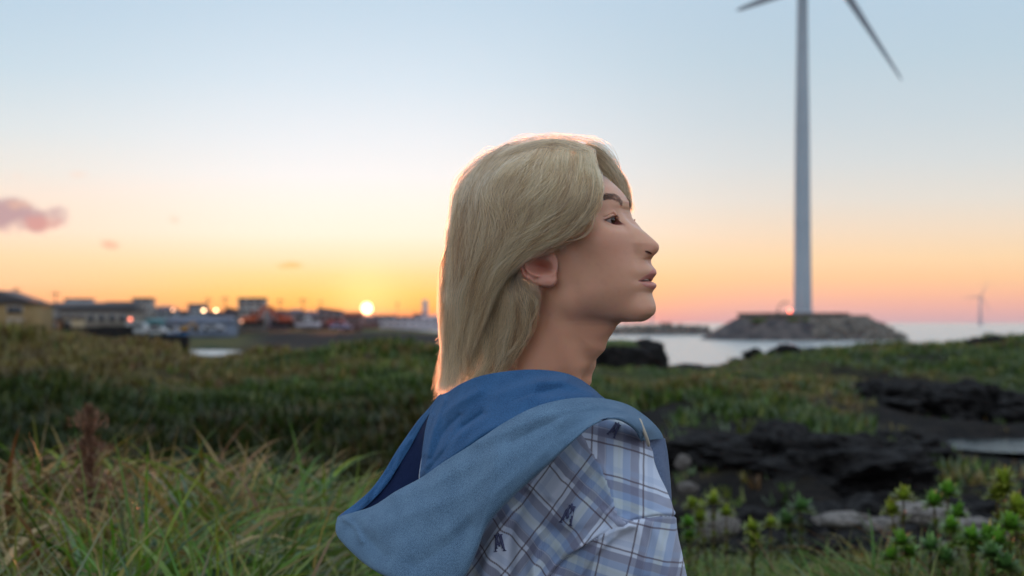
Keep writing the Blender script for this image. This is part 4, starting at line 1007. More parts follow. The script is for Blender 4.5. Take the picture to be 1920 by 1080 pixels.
colg = grass_c*(1-rk[..., None])+np.array([0.005,0.005,0.0058])*rk[..., None]
# pale sand lying between the rocks on the right
sandm = (np.exp(-((PXX-1700)/135)**4)*np.exp(-((YY-8.9)/0.75)**2)*sstep(nT(XX*1.6, YY*1.6, 4), -0.35, 0.0))[..., None]
colg = colg*(1-sandm)+np.array([0.22,0.20,0.185])*sandm
colg = colg*(1-shore)+np.array([0.02,0.02,0.02])*shore
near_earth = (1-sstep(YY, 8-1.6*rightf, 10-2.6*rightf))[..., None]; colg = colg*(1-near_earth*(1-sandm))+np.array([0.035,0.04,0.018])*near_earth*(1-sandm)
ground = mesh('ground', np.stack([XX, YY, ZZ], -1), gridfaces(len(ys), len(xs)), gm, cols=colg.reshape(-1, 3)); tag(ground, kind='structure')
# water
def water(name, col, rough, sc, st):
    m = bpy.data.materials.new(name); m.use_nodes = True; t = m.node_tree; b = t.nodes['Principled BSDF']
    b.inputs['Base Color'].default_value = (*col, 1); b.inputs['Roughness'].default_value = rough; b.inputs['IOR'].default_value = 1.33
    b.inputs['Specular IOR Level'].default_value = 0.5
    tc = N(t, 'ShaderNodeTexCoord'); mp = N(t, 'ShaderNodeMapping'); mp.inputs['Scale'].default_value = (1, 2.2, 1); t.links.new(tc.outputs['Object'], mp.inputs[0])
    n = N(t, 'ShaderNodeTexNoise'); n.inputs['Scale'].default_value = sc; n.inputs['Detail'].default_value = 5; n.inputs['Roughness'].default_value = 0.6; t.links.new(mp.outputs[0], n.inputs['Vector'])
    bn = N(t, 'ShaderNodeBump'); bn.inputs['Strength'].default_value = st; bn.inputs['Distance'].default_value = 0.35; t.links.new(n.outputs[0], bn.inputs['Height']); t.links.new(bn.outputs[0], b.inputs['Normal'])
    return m
seam_ = water('sea_water', (0.36,0.40,0.40), 0.18, 0.5, 0.7)
r0 = np.array([5, 60, 150, 300, 600, 1200, 2500, 5000, 10000, 20000, 40000.]); a0 = np.linspace(0, 2*math.pi, 97)[:-1]
sea = mesh('sea', np.stack([np.outer(r0, np.cos(a0)), np.outer(r0, np.sin(a0)), np.zeros((len(r0), 96))], -1), gridfaces(len(r0), 96, wrap=True), seam_, smooth=False); tag(sea, kind='structure')
a1 = np.linspace(0, 2*math.pi, 40, endpoint=False); pc = np.array([(1895-960)/FPX*18.6, 18.6])
pool = mesh('rock_pool', np.vstack([np.stack([pc[0]+1.15*np.cos(a1)*(1+0.15*np.sin(3*a1)), pc[1]+1.15*np.sin(a1), np.full(40, 2.40)], -1), [[pc[0], pc[1], 2.40]]]), np.stack([np.arange(40), (np.arange(40)+1) % 40, np.full(40, 40)], -1), water('pool_water', (0.02,0.03,0.035), 0.05, 6, 0.06), smooth=False)
tag(pool, kind='structure')

# ---- vegetation
vegm = bpy.data.materials.new('leaf_blade'); vegm.use_nodes = True; t = vegm.node_tree; b = t.nodes['Principled BSDF']
at = N(t, 'ShaderNodeAttribute', attribute_name='Col'); t.links.new(at.outputs['Color'], b.inputs['Base Color']); b.inputs['Roughness'].default_value = 0.5; b.inputs['Specular IOR Level'].default_value = 0.45
tr = N(t, 'ShaderNodeBsdfTranslucent'); t.links.new(at.outputs['Color'], tr.inputs[0]); mx = N(t, 'ShaderNodeMixShader'); mx.inputs[0].default_value = 0.28
t.links.new(b.outputs[0], mx.inputs[1]); t.links.new(tr.outputs[0], mx.inputs[2]); t.links.new(mx.outputs[0], t.nodes['Material Output'].inputs[0])
PAL = np.array([[0.038,0.115,0.010],[0.075,0.190,0.012],[0.165,0.240,0.020],[0.21,0.18,0.030],[0.29,0.20,0.060],[0.15,0.070,0.028],[0.10,0.185,0.11],[0.38,0.29,0.14]])
def blades(name, root, L, w, lean, az, bend, cidx, seg=7, jitter=0.25, seed=0, twist=None, **kw):
    """arching strips; root (n,3), bend = how far the tip droops"""
    r = np.random.default_rng(seed); n = len(root); s = np.linspace(0, 1, seg+1)[None]
    ang = lean[:, None]+bend[:, None]*s**1.5                 # from vertical
    dl = (L/seg)[:, None]; hx = np.concatenate([np.zeros((n, 1)), np.cumsum(np.sin(ang[:, :-1])*dl, 1)], 1); hz = np.concatenate([np.zeros((n, 1)), np.cumsum(np.cos(ang[:, :-1])*dl, 1)], 1)
    ca, sa = np.cos(az)[:, None], np.sin(az)[:, None]
    side = np.array([0.12])*np.sin(s*3+az[:, None]*5)*L[:, None]*0.3
    P = np.stack([root[:, :1]+hx*ca-side*sa, root[:, 1:2]+hx*sa+side*ca, root[:, 2:3]+hz], -1)
    ww = (w[:, None]/2*(1-s**2.5)*(0.55+0.45*np.minimum(1, s*5)))[..., None]
    tw = r.uniform(-0.8, 0.8, (n, 1))+s*r.uniform(-1.4, 1.4, (n, 1))
    B = np.stack([-sa*np.cos(tw), ca*np.cos(tw), np.sin(tw)*np.ones_like(s)], -1)
    V_ = np.stack([P-B*ww, P+B*ww], 2).reshape(-1, 3)
    k = 2*(seg+1); f0 = np.array([[2*i, 2*i+1, 2*i+3, 2*i+2] for i in range(seg)]); F = (np.arange(n)[:, None, None]*k+f0[None]).reshape(-1, 4)
    col = PAL[cidx]*(1+r.normal(0, jitter, (n, 1))); col = np.clip(col, 0.005, 0.6)
    colv = np.repeat(col[:, None], k, 1)
    ss = np.repeat(s, 2, 1)[..., None]; dry = np.clip((ss-0.55)*1.4, 0, 0.55)*(r.random((n, 1, 1)) < 0.6)
    colv = colv*(1-dry)+np.array([0.24,0.18,0.085])*dry
    return mesh(name, V_, F, vegm, cols=colv.reshape(-1, 3), **kw)
rg_ = np.random.default_rng(91)
def scatter(n, p0, p1, d0, d1, power=1.0):
    d = d0*(d1/d0)**(rg_.random(n)**power); px = rg_.uniform(p0, p1, n); return (px-960)/FPX*d, d, px
# tall grass in the left foreground
def fg(n, p0, p1, d0, d1, Lm, seed, wm=0.008, bendm=1.5, pal=(0,1,2,3,4,6,5), pw=(4,5,3,1.3,0.8,2.6,0.5), name='tall_grass', excl=None, clump=2.2):
    nc_ = n//26; cx0, cy0, _ = scatter(nc_, p0, p1, d0, d1); ci_ = rg_.integers(0, nc_, n)
    x = cx0[ci_]+rg_.normal(0, 0.055, n); y = cy0[ci_]+rg_.normal(0, 0.055, n); px = 960+x/y*FPX
    nn = nT(x*clump, y*clump, 5); ok = (rg_.random(n) < np.clip(0.70+0.9*nn, 0.08, 1)) & ~((y < 3.0) & (px > 600) & (px < 1340)) & (y > 2.2); ok_ = ok; x, y = x[ok], y[ok]
    n = len(x); z = terrain(x, y)-0.02
    L = rg_.normal(Lm, Lm*0.22, n)*(0.8+0.5*np.clip(nT(x*0.8, y*0.8, 9)+0.2, -0.4, 1)); L = np.clip(L, 0.12, 0.95)*(1-0.60*sstep(y, 3.6, 7.5))
    cidx = rg_.choice(pal, n, p=np.array(pw)/sum(pw)); cc_ = rg_.choice(pal, nc_, p=np.array(pw)/sum(pw))[ci_[ok_]]; cidx = np.where(rg_.random(n) < 0.6, cc_, cidx)
    patch = nT(x*0.7+3, y*0.7, 12); sw_ = (patch > 0.38) & (rg_.random(n) < 0.6); cidx = np.where(sw_, rg_.choice([3,4,7,5], n), cidx)
    return blades(name, np.stack([x, y, z], -1), L, rg_.uniform(0.5, 1.5, n)*wm*(0.6+0.8*rg_.random(nc_)[ci_[ok_]]), np.abs(rg_.normal(0.20, 0.16, n)), np.arctan2(y-cy0[ci_[ok_]], x-cx0[ci_[ok_]])+rg_.normal(0, 0.7, n), np.abs(rg_.normal(bendm, 0.55, n)), cidx, seg=8, seed=seed)
o = fg(34000, -620, 1000, 2.4, 8.2, 0.62, 1, wm=0.016, bendm=1.8); tag(o, 'tall arching grass with green and straw blades filling the left foreground', 'grass', kind='stuff')
o = fg(44000, 1180, 2400, 2.9, 7.5, 0.42, 2, wm=0.011, bendm=1.5, pal=(0,1,2,3,6,5), pw=(5,5,2,0.6,0.4,0.6), name='low_grass'); tag(o, 'low green grass along the bottom right of the picture', 'grass', kind='stuff')
# short turf and scrub over the mound and the right-hand headland
def tufts(n, p0, p1, d0, d1, h, seed, name, right):
    x, y, px = scatter(n, p0, p1, d0, d1)
    m = nT.fbm(x/2.1+4, y/2.1, 7, 4)
    z = terrain(x, y); zx = (terrain(x+0.25, y)-z)/0.25; zy = (terrain(x, y+0.25)-z)/0.25; sl = np.hypot(zx, zy)
    rkm = rock_mask(x, y)*sstep(px, 950, 1150)
    if right:
        rkm = rkm+0.93*np.exp(-((y-10.5)/2.4)**4)+0.95*sstep(px, 1520, 1660)*np.exp(-((y-17.5)/6.2)**4)
    p = np.clip(0.75+0.8*m-sl*0.9, 0.0, 1)*(1-np.clip(rkm, 0, 0.97)); ok = rg_.random(n) < p; x, y, z, m, px = x[ok], y[ok], z[ok], m[ok], px[ok]; n = len(x)
    hh = h*rg_.uniform(0.5, 1.4, n)*(0.8+0.9*np.clip(m, -0.3, 0.6))
    r = rg_; k = 5; b0 = np.stack([x, y, z], -1)
    az = r.uniform(0, 6.28, (n, k)); ln = r.uniform(0.1, 0.9, (n, k)); ww = r.uniform(0.25, 0.5, (n, k))*hh[:, None]*0.5
    off = r.normal(0, 0.35, (n, k, 2))*hh[:, None, None]
    rt_ = b0[:, None]+np.concatenate([off, np.zeros((n, k, 1))], -1)-[0,0,0.03]
    tip = rt_+np.stack([np.cos(az)*ln, np.sin(az)*ln, np.ones_like(az)], -1)*hh[:, None, None]
    bd = np.stack([-np.sin(az), np.cos(az), np.zeros_like(az)], -1)*ww[..., None]
    V_ = np.stack([rt_-bd, rt_+bd, tip], 2).reshape(-1, 3); F = np.arange(len(V_)).reshape(-1, 3)
    dq = nT.fbm(x/3.1, y/3.1, 20, 4); top_ = sstep(y, 15, 24) if not right else sstep(y, 14, 30)*0.5
    dryp = np.clip((0.14 if right else 0.12)+1.5*dq+(0.25 if right else 0.55)*top_, 0.03, 0.95)
    ci = np.where(r.random(n) < dryp, r.choice([3,4,5,3], n), r.choice([0,1,2,0,6] if right else [0,0,1,2], n))
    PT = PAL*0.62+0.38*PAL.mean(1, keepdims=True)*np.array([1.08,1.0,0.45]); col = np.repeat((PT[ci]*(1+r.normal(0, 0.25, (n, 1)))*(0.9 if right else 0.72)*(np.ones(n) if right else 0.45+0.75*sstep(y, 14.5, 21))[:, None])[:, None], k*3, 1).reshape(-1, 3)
    o = mesh(name, V_, F, vegm, smooth=False, cols=np.clip(col, 0.004, 0.5)); return o
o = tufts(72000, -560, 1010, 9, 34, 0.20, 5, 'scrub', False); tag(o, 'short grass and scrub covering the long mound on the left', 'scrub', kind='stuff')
o = tufts(76000, 1000, 2450, 9.5, 38, 0.135, 6, 'turf', True); tag(o, 'green turf and herbs covering the rocky headland on the right', 'turf', kind='stuff')
# leafy bushes in the dark hollow behind the tall grass
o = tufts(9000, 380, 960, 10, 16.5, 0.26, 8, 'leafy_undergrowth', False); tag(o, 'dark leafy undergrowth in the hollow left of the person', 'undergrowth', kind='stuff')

def rock_mesh(name, seed, n=26, rough=0.35, flat=0.6, box=0.0):
    a = np.linspace(0, math.pi, n//2+2); bb = np.linspace(0, 2*math.pi, n, endpoint=False); A, B = np.meshgrid(a, bb, indexing='ij')
    d = np.stack([np.sin(A)*np.cos(B), np.sin(A)*np.sin(B), np.cos(A)], -1)
    if box: m = np.max(np.abs(d), -1, keepdims=True); d = d*(1-box)+d/m*box*0.85
    r = 1+rough*nT.fbm(d[..., 0]*1.6+seed*7, d[..., 1]*1.6, d[..., 2]*1.6, 4)*1.3+rough*0.35*nT.fbm(d[..., 0]*6+seed*7, d[..., 1]*6, d[..., 2]*6, 4)
    P = d*r[..., None]; P[..., 2] *= flat
    me = bpy.data.meshes.new(name); fa = gridfaces(len(a), n, wrap=True)
    me.from_pydata(P.reshape(-1, 3).tolist(), [], fa.tolist()); me.update(); return me
basalt = mat('black_lava', (0.0030,0.0030,0.004), 0.9, noise=(9.0, (0.018,0.0175,0.017), 0.8), spec=0.2, bump=1.0)
palest = mat('pale_stone', (0.34,0.32,0.30), 0.9, noise=(9.0, (0.085,0.08,0.075), 0.9), bump=1.0)
rk_me = [rock_mesh('lava_rock', k, n=44, rough=0.75) for k in range(5)]
for me in rk_me: me.materials.append(basalt)
def place(name, me, px, py, d, sx, sy, sz, rz=0.0, sink=0.3, label=None, cat=None, group=None, z=None):
    o = bpy.data.objects.new(name, me); C.collection.objects.link(o); x = (px-960)/FPX*d
    zz_ = CAMZ-(py-HZ)/FPX*d if z is None else z
    o.location = (x, d, zz_); o.scale = (sx, sy, sz); o.rotation_euler = (0, 0, rz); tag(o, label, cat, group); return o
for k, (px, d, s_) in enumerate([(1530,33.5,0.42),(1560,33,0.3),(1470,32,0.35),(1850,33,0.45),(1820,32.5,0.3),(1415,31,0.3),(1680,14.8,0.55),(1620,13.5,0.6),(1330,12.6,0.5),(1400,12.2,0.45),(1480,12.4,0.6),(1560,12.0,0.7),(1350,10.2,0.5),(1450,10.0,0.55),(1560,10.2,0.6),(1650,10.4,0.65),(1760,11.0,0.55),(1850,11.0,0.42),(1930,11.2,0.4),(1690,16.5,0.4),(1650,21.5,0.6),(1740,22.5,0.7),(1830,22.8,0.75),(1910,22.6,0.7),(1380,9.3,0.3),(1500,9.2,0.3)]):
    x = (px-960)/FPX*d; zt = float(terrain(np.array([x]), np.array([d]))[0])
    lab = 'black lava rock standing out of the turf on the right-hand headland' if d > 26 else 'black lava rock in the dark ledge right of the person'
    place('lava_rock', rk_me[k % 5], px, 0, d, s_*random.uniform(0.9,1.3), s_, s_*random.uniform(0.6,0.85), random.uniform(0,6), label=lab, cat='rock', group='black lava rocks on the headland' if d > 26 else 'black lava rocks of the ledge', z=zt+0.02*s_)
for (px, py, d, sx, sz, rz, lab) in [(1347,990,7.2,0.10,0.12,0.3,'upright pale stone beside the yellow green herbs right of the sleeve'),(1318,975,7.6,0.09,0.07,1.2,'smaller pale stone just left of the upright pale stone'),(1580,975,8.4,0.17,0.09,0.2,'long pale slab left of the brown grass tuft'),
       (1740,962,8.8,0.23,0.13,0.1,'broad pale boulder behind the tall rosette plants'),(1812,985,8.0,0.16,0.07,0.6,'low pale stone at the foot of the broad pale boulder'),(1850,1010,7.0,0.13,0.07,0.9,'pale stone between the rightmost rosette plants'),(1279,868,10.5,0.06,0.10,0.4,'pale weathered stone against the black ledge beside the placket'),(1290,915,9.0,0.07,0.07,0.1,'pale stone low beside the shirt sleeve seam'),(1650,985,8.2,0.13,0.07,1.4,'pale stone between the long slab and the broad pale boulder'),(1790,1030,6.6,0.10,0.06,0.2,'small pale stone lowest among the rosette plants')]:
    me = rock_mesh('pale_stone', px % 17, n=20, rough=0.4); me.materials.append(palest)
    place('pale_stone', me, px, py, d, sx, sx*0.8, sz, rz, label=lab, cat='stone')
# the squared lava block with a turf cap
bm_ = rock_mesh('lava_block', 3, n=60, rough=0.30, flat=1.0, box=0.6); bm_.materials.append(basalt)
bx_ = (1172-960)/FPX*29
blk = empty('lava_outcrop', (bx_, 29.0, 2.95)); tag(blk, 'squared black lava outcrop capped with turf beside the chin and water', 'rock')
o = bpy.data.objects.new('rock_face', bm_); C.collection.objects.link(o); o.parent = blk; o.scale = (0.86, 0.8, 0.70)
cap_me = rock_mesh('turf_cap', 9, n=30, rough=0.25, flat=0.25); cap_me.materials.append(mat('turf_green', (0.045,0.085,0.02), 0.95, noise=(6,(0.09,0.09,0.03),0.8), bump=0.8))
o = bpy.data.objects.new('turf_cap', cap_me); C.collection.objects.link(o); o.parent = blk; o.scale = (0.55, 0.65, 0.5); o.location = (-0.22, 0, 0.58)

# ---- rosette plants and single weeds
def leafset(cen, rad, n, L, w, seed, up=0.4):
    r = np.random.default_rng(seed); V_, F = [], []
    for k in range(n):
        a = k*2.4; e = math.acos(1-(k+0.5)/n*1.0); d = np.array([math.sin(e)*math.cos(a), math.sin(e)*math.sin(a), math.cos(e)])
        s_ = np.cross(d, [0,0,1.0]); s_ /= np.linalg.norm(s_)+1e-6; l = L*r.uniform(0.55, 1.45); b0 = len(V_)
        p0 = cen+d*rad*0.3
        for f, wf in ((0, 0.35), (0.4, 1.0), (0.75, 0.8), (1.0, 0.05)):
            c = p0+d*l*f+np.array([0, 0, -0.25*l*f*f*math.sin(e)+up*0.1*l*f]); V_ += [c-s_*w*wf/2, c+s_*w*wf/2]
        F += [[b0+2*i, b0+2*i+1, b0+2*i+3, b0+2*i+2] for i in range(3)]
    return np.array(V_), np.array(F)
def plant(px, py, d, size, cols_, label, heads=1, stemh=0.35, seed=0):
    r = np.random.default_rng(seed); x = (px-960)/FPX*d; z = CAMZ-(py-HZ)/FPX*d
    zg = float(terrain(np.array([x]), np.array([d]))[0]); root = empty('rosette_plant', (x, d, zg)); tag(root, label, 'plant', 'rosette plants in the right foreground')
    lows = []
    for h in range(heads):
        ox = 0 if h == 0 else r.uniform(-1.1, 1.1)*size*1.3; oz = 0 if h == 0 else -r.uniform(0.7, 1.6)*size; oy = 0 if h == 0 else r.uniform(-1, 1)*size
        c = np.array([ox, oy, z-zg+oz]); st = catmull([(0,0,-0.02),(ox*0.4,oy*0.4,(z-zg+oz)*0.5),tuple(c)], 10)
        for q in range(5):
            cq = np.array(st[-2-q])-np.array([0,0,0.0]); Vq, Fq = leafset(cq, size*0.25, 22, size*r.uniform(0.6, 1.0), size*0.22, seed*31+q+9*h); Vq[:, 2] -= size*0.25
            lows.append((Vq, Fq))
        T = tube(st, size*0.10, 6); mesh('stem', T, gridfaces(10, 6, wrap=True), stem_m, root)
        V_, F = leafset(c, size*0.4, 90, size*1.15, size*0.42, seed*7+h)
        cc = np.array(cols_)*(1+0.25*r.normal(0, 1, (len(V_)//8, 1))); hh = (V_[:, 2]-c[2])/size
        if h == heads-1:
            off_ = np.cumsum([0]+[len(v_) for v_, _ in lows])[:-1]; lv_ = np.vstack([v_ for v_, _ in lows]); lf_ = np.vstack([f_+o_ for (_, f_), o_ in zip(lows, off_)])
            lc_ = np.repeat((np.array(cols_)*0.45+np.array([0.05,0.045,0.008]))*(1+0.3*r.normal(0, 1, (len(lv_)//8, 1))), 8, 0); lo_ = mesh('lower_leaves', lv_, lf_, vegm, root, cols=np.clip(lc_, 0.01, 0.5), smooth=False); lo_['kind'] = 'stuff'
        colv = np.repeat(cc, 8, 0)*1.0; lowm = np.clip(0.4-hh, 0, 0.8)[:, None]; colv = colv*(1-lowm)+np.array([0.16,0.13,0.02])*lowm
        mesh('leaves', V_, F, vegm, root, cols=np.clip(colv, 0.01, 0.6), smooth=False)
stem_m = mat('plant_stem', (0.10,0.08,0.035), 0.9)
YG, GG, DG = (0.22,0.30,0.03), (0.12,0.29,0.03), (0.09,0.20,0.055)
for k, (px, py, d, s_, c_, hd, lab) in enumerate([
  (1694,936,4.6,0.034,YG,2,'yellow green rosette plant just right of the brown grass tuft'),(1777,928,4.7,0.037,GG,2,'rosette plant leaning left above the broad pale boulder'),
  (1882,905,4.4,0.036,YG,3,'tallest rosette plant at the right edge of the picture'),(1908,955,4.2,0.036,YG,2,'yellow rosette plant overlapping the tallest one at the edge'),
  (1797,968,4.5,0.032,GG,2,'small rosette plant in front of the broad pale boulder'),(1783,992,4.2,0.030,GG,2,'bright green rosette plant low below the leaning one'),
  (1895,992,4.0,0.038,GG,3,'wide bright green rosette plant below the tallest one'),(1822,1012,4.0,0.031,GG,2,'green rosette plant near the bottom edge, left of the pale stone'),
  (1502,957,6.2,0.050,DG,2,'round blue green herb clump against the black ledge'),(1338,942,5.4,0.034,YG,2,'yellow green herb above the upright pale stone'),
  (1298,950,5.2,0.030,YG,2,'yellow green herb closest to the placket'),(1362,965,5.0,0.028,YG,1,'small herb just right of the upright pale stone'),
  (1290,985,5.0,0.026,GG,2,'bright green herb low beside the sleeve'),(1445,985,5.0,0.028,YG,1,'yellowish herb left of the round herb clump'),(1410,995,4.6,0.030,YG,2,'yellow green herb between the pale stone and the round clump'),
  (1690,1020,4.2,0.032,GG,3,'dark green rosette plant below the brown grass tuft'),(1860,1045,3.8,0.034,DG,3,'dark rosette plant at the bottom right corner'),(1745,1030,4.0,0.032,DG,3,'dark rosette plant at the bottom, right of the brown tuft')]):
    plant(px, py, d, s_, c_, lab, hd, seed=k+1)
def tuft(px, d, n, L, cid, label, seed, name, w=0.005, bend=2.2, extra=None):
    r = np.random.default_rng(seed); x = (px-960)/FPX*d+r.normal(0, 0.035, n); y = d+r.normal(0, 0.05, n); z = terrain(x, y)
    o = blades(name, np.stack([x, y, z], -1), L*r.uniform(0.7, 1.15, n), np.full(n, w)*r.uniform(0.6, 1.2, n), np.abs(r.normal(0.15, 0.1, n)), r.uniform(0, 6.28, n), np.abs(r.normal(bend, 0.5, n)), r.choice(cid, n), seg=10, seed=seed); tag(o, label, 'grass tuft'); return o
tuft(1655, 4.8, 90, 0.66, [3,4,5,5], 'brown grass tuft with curled tips among the rosette plants', 61, 'grass_tuft', bend=2.4)
tuft(1600, 3.9, 16, 0.55, [6,6,1], 'grey green tuft of broad curled blades left of the brown tuft', 62, 'grass_tuft', w=0.012, bend=1.5)
tuft(1470, 3.9, 14, 0.52, [6,6,2], 'grey green tuft of crossing blades below the round herb clump', 63, 'grass_tuft', w=0.010, bend=1.4)
tuft(90, 3.0, 60, 0.62, [6,1,0], 'blue green tuft of broad blades in the lower left corner', 64, 'grass_tuft', w=0.014, bend=1.7)
tuft(330, 2.8, 46, 0.55, [7,4,4], 'straw coloured tuft of curled blades at the bottom left', 65, 'grass_tuft', w=0.009, bend=2.6)
tuft(520, 2.8, 30, 0.50, [6,6,1], 'blue green tuft of long arching blades near the hood tip', 66, 'grass_tuft', w=0.013, bend=1.9)
tuft(230, 3.6, 60, 0.75, [1,1,2], 'bright green upright tuft left of the brown plume weed', 67, 'grass_tuft', w=0.013, bend=0.7)
tuft(395, 3.4, 40, 0.72, [1,2,1], 'bright green upright tuft right of the brown plume weed', 68, 'grass_tuft', w=0.013, bend=0.6)
# the brown plume weed
d = 4.6; x = (166-960)/FPX*d; zg = float(terrain(np.array([x]), np.array([d]))[0]); wd = empty('plume_weed', (x, d, zg)); tag(wd, 'tall rusty brown weed with a feathery plume rising from the grass', 'weed')
H_ = CAMZ-(765-HZ)/FPX*d-zg
mesh('stem', tube(catmull([(0,0,-0.02),(0.01,0,H_*0.5),(0,0,H_*0.96)], 16), 0.004, 6), gridfaces(16, 6, wrap=True), mat('weed_stem', (0.11,0.05,0.03), 0.9), wd)
r = np.random.default_rng(70)
for nm, z0, z1, wmax, n, L in (('plume', H_*0.80, H_, 0.07, 800, 0.022), ('side_twigs', H_*0.2, H_*0.84, 0.20, 1800, 0.035)):
    u_ = r.random(n); z = z0+(z1-z0)*u_; rr = wmax*(0.25+0.75*np.sin(np.clip(0.15+u_*0.85, 0, 1)*math.pi))*np.abs(r.normal(0, 0.5, n))*(0.7+0.6*np.sin(z*60)); a = r.uniform(0, 6.28, n)
    c = np.stack([rr*np.cos(a), rr*np.sin(a), z], -1); dr = np.stack([np.cos(a)*0.5, np.sin(a)*0.5, np.ones(n)], -1)+r.normal(0, 0.3, (n, 3)); dr *= (L/np.linalg.norm(dr, axis=1))[:, None]
    sdv = np.cross(dr, r.normal(0, 1, (n, 3))); sdv *= (0.0022/np.linalg.norm(sdv, axis=1))[:, None]
    V_ = np.stack([c-sdv, c+sdv, c+dr], 1).reshape(-1, 3)
    cl_ = np.repeat(np.array([0.17,0.095,0.06])*(1+r.normal(0, 0.25, (n, 1))), 3, 0); mesh(nm, V_, np.arange(len(V_)).reshape(-1, 3), vegm, wd, cols=np.clip(cl_, 0.02, 0.5), smooth=False)['kind'] = 'stuff'
# ================================================================== the turbine on its islet
def lathe(rs, zs_, n=40):
    a = np.linspace(0, 2*math.pi, n, endpoint=False); rs = np.array(rs)[:, None]; return np.stack([rs*np.cos(a), rs*np.sin(a), np.repeat(np.array(zs_, float)[:, None], n, 1)], -1)
D = 323.0; pxm = lambda px, d=D: (px-960)/FPX*d
pz = lambda py, d=D: CAMZ-(py-HZ)/FPX*d
concrete = mat('concrete', (0.22,0.20,0.18), 0.9, noise=(0.4, (0.13,0.12,0.11), 0.8))
darkrock = mat('wet_rock', (0.032,0.033,0.040), 0.9, noise=(0.35, (0.11,0.10,0.095), 0.8), bump=0.6)
armour = mat('armour_stone', (0.21,0.195,0.17), 0.9, noise=(0.5, (0.10,0.095,0.085), 0.9))
isl = empty('turbine_islet', (pxm(1515), D+14, 0)); tag(isl, 'flat topped stone islet in the bay carrying the big wind turbine', 'islet')
a_ = np.linspace(0, 2*math.pi, 96, endpoint=False)
def ring(rx0, rx1, ry, z):
    c, s = np.cos(a_), np.sin(a_); x = np.where(c < 0, rx0*c, rx1*c); return np.stack([x, ry*s, np.full(96, z)], -1)
sc_ = (D+14)/D
L0, L1 = (1515-1336)/FPX*D*sc_, (1716-1515)/FPX*D*sc_; T0, T1 = (1515-1408)/FPX*D*sc_, (1612-1515)/FPX*D*sc_
zt = pz(586)*1.0
rings = np.array([ring(L0*1.03, L1*1.03, 21, -1.0), ring(L0, L1, 20, 0.0), ring(L0*.62+T0*.38, L1*.70+T1*.30, 17, zt*.32), ring(L0*.22+T0*.78, L1*.42+T1*.58, 14, zt*.66), ring(T0*1.03, T1*1.28, 11, zt*.80), ring(T0*0.9, T1*0.9, 10, zt*.81), ring(0.1, 0.1, 0.1, zt*.81)])
nz_ = nT.fbm(rings[..., 0]/3, rings[..., 1]/3, rings[..., 2]/3, 3); rings[1:5, :, 2] += nz_[1:5]*0.5
mesh('mound', rings, gridfaces(7, 96, wrap=True), darkrock, isl)
dk = lathe([T0*1.0, T0*1.0, T0*1.03, T0*1.03, 0.01], [zt*.70, zt*.95, zt*.95, zt, zt], 64); dk[..., 0] = np.where(dk[..., 0] > 0, dk[..., 0]*T1/T0, dk[..., 0]); dk[..., 1] *= 0.85
mesh('platform', dk, gridfaces(5, 64, wrap=True), concrete, isl, smooth=False)
st = lathe([3.2, 3.2, 0.01], [zt*.80, zt*.92, zt*.92], 24); st[..., 0] += T1+2.0; mesh('lower_step', st, gridfaces(3, 24, wrap=True), concrete, isl, smooth=False)
b0 = rock_mesh('boulder', 21, n=10, rough=0.5, flat=0.8); b0.materials.append(armour); b1 = rock_mesh('boulder', 22, n=10, rough=0.5, flat=0.9); b1.materials.append(armour)
r = np.random.default_rng(81); cnt = 0
while cnt < 280:
    th0 = r.uniform(-math.pi*0.62, 0.35); f = r.random()**0.9
    c, s = math.cos(th0), math.sin(th0); x0 = (L0 if c < 0 else L1)*c; x1 = (T0 if c < 0 else T1*1.25)*c
    f *= 0.93; x = x0*(1-f)+x1*f; y = (20*(1-f)+11.5*f)*s; z = zt*.80*f
    if x < -2.0+3.5*(1-f): continue
    o = bpy.data.objects.new('boulder', b0 if cnt % 2 else b1); C.collection.objects.link(o); o.parent = isl; s_ = r.uniform(0.5, 1.05)
    o.location = (x, y-0.2, z+0.1); o.scale = (s_*1.2, s_, s_*0.8); o.rotation_euler = tuple(r.uniform(0, 3, 3)); cnt += 1
grm = mat('islet_weeds', (0.05,0.085,0.02), 0.95)
for (px, w_) in ((1428,1.9),(1490,1.5),(1512,1.1)):
    g_ = rock_mesh('weed_patch', px % 13, n=14, rough=0.5, flat=0.45); g_.materials.append(grm); o = bpy.data.objects.new('weed_patch', g_); C.collection.objects.link(o); o.parent = isl
    xx = (px-1515)/FPX*D; o.location = (xx, -11.5*math.sqrt(max(0.05, 1-(xx/(T0*1.3))**2))-1.0, zt*.72); o.scale = (w_, 1.0, 1.1)
# turbine
tx_ = pxm(1504.5, D+10); TY = D+10
wt_ = empty('wind_turbine', (tx_, TY, zt)); tag(wt_, 'large pale grey wind turbine tower rising from the stone islet', 'wind turbine')
towm = mat('turbine_paint', (0.31,0.37,0.42), 0.5, noise=(0.12, (0.27,0.33,0.38), 0.6)); blm = mat('blade_paint', (0.17,0.20,0.23), 0.4)
kk = (D+10)/FPX; hub_z = 84.44-zt
tw_ = lathe([17.8*kk, 17.6*kk, 15.6*kk, 13.5*kk, 11.4*kk, 9.9*kk, 9.3*kk, 0.01], [0, 2, 150*kk, 350*kk, 480*kk, 585*kk, hub_z-1.6, hub_z-1.6], 48); mesh('tower', tw_, gridfaces(8, 48, wrap=True), towm, wt_)
fl = lathe([17.9*kk*1.1, 17.9*kk*1.1, 17.9*kk], [0, 0.5, 0.6], 48); mesh('base_flange', fl, gridfaces(3, 48, wrap=True), towm, wt_)
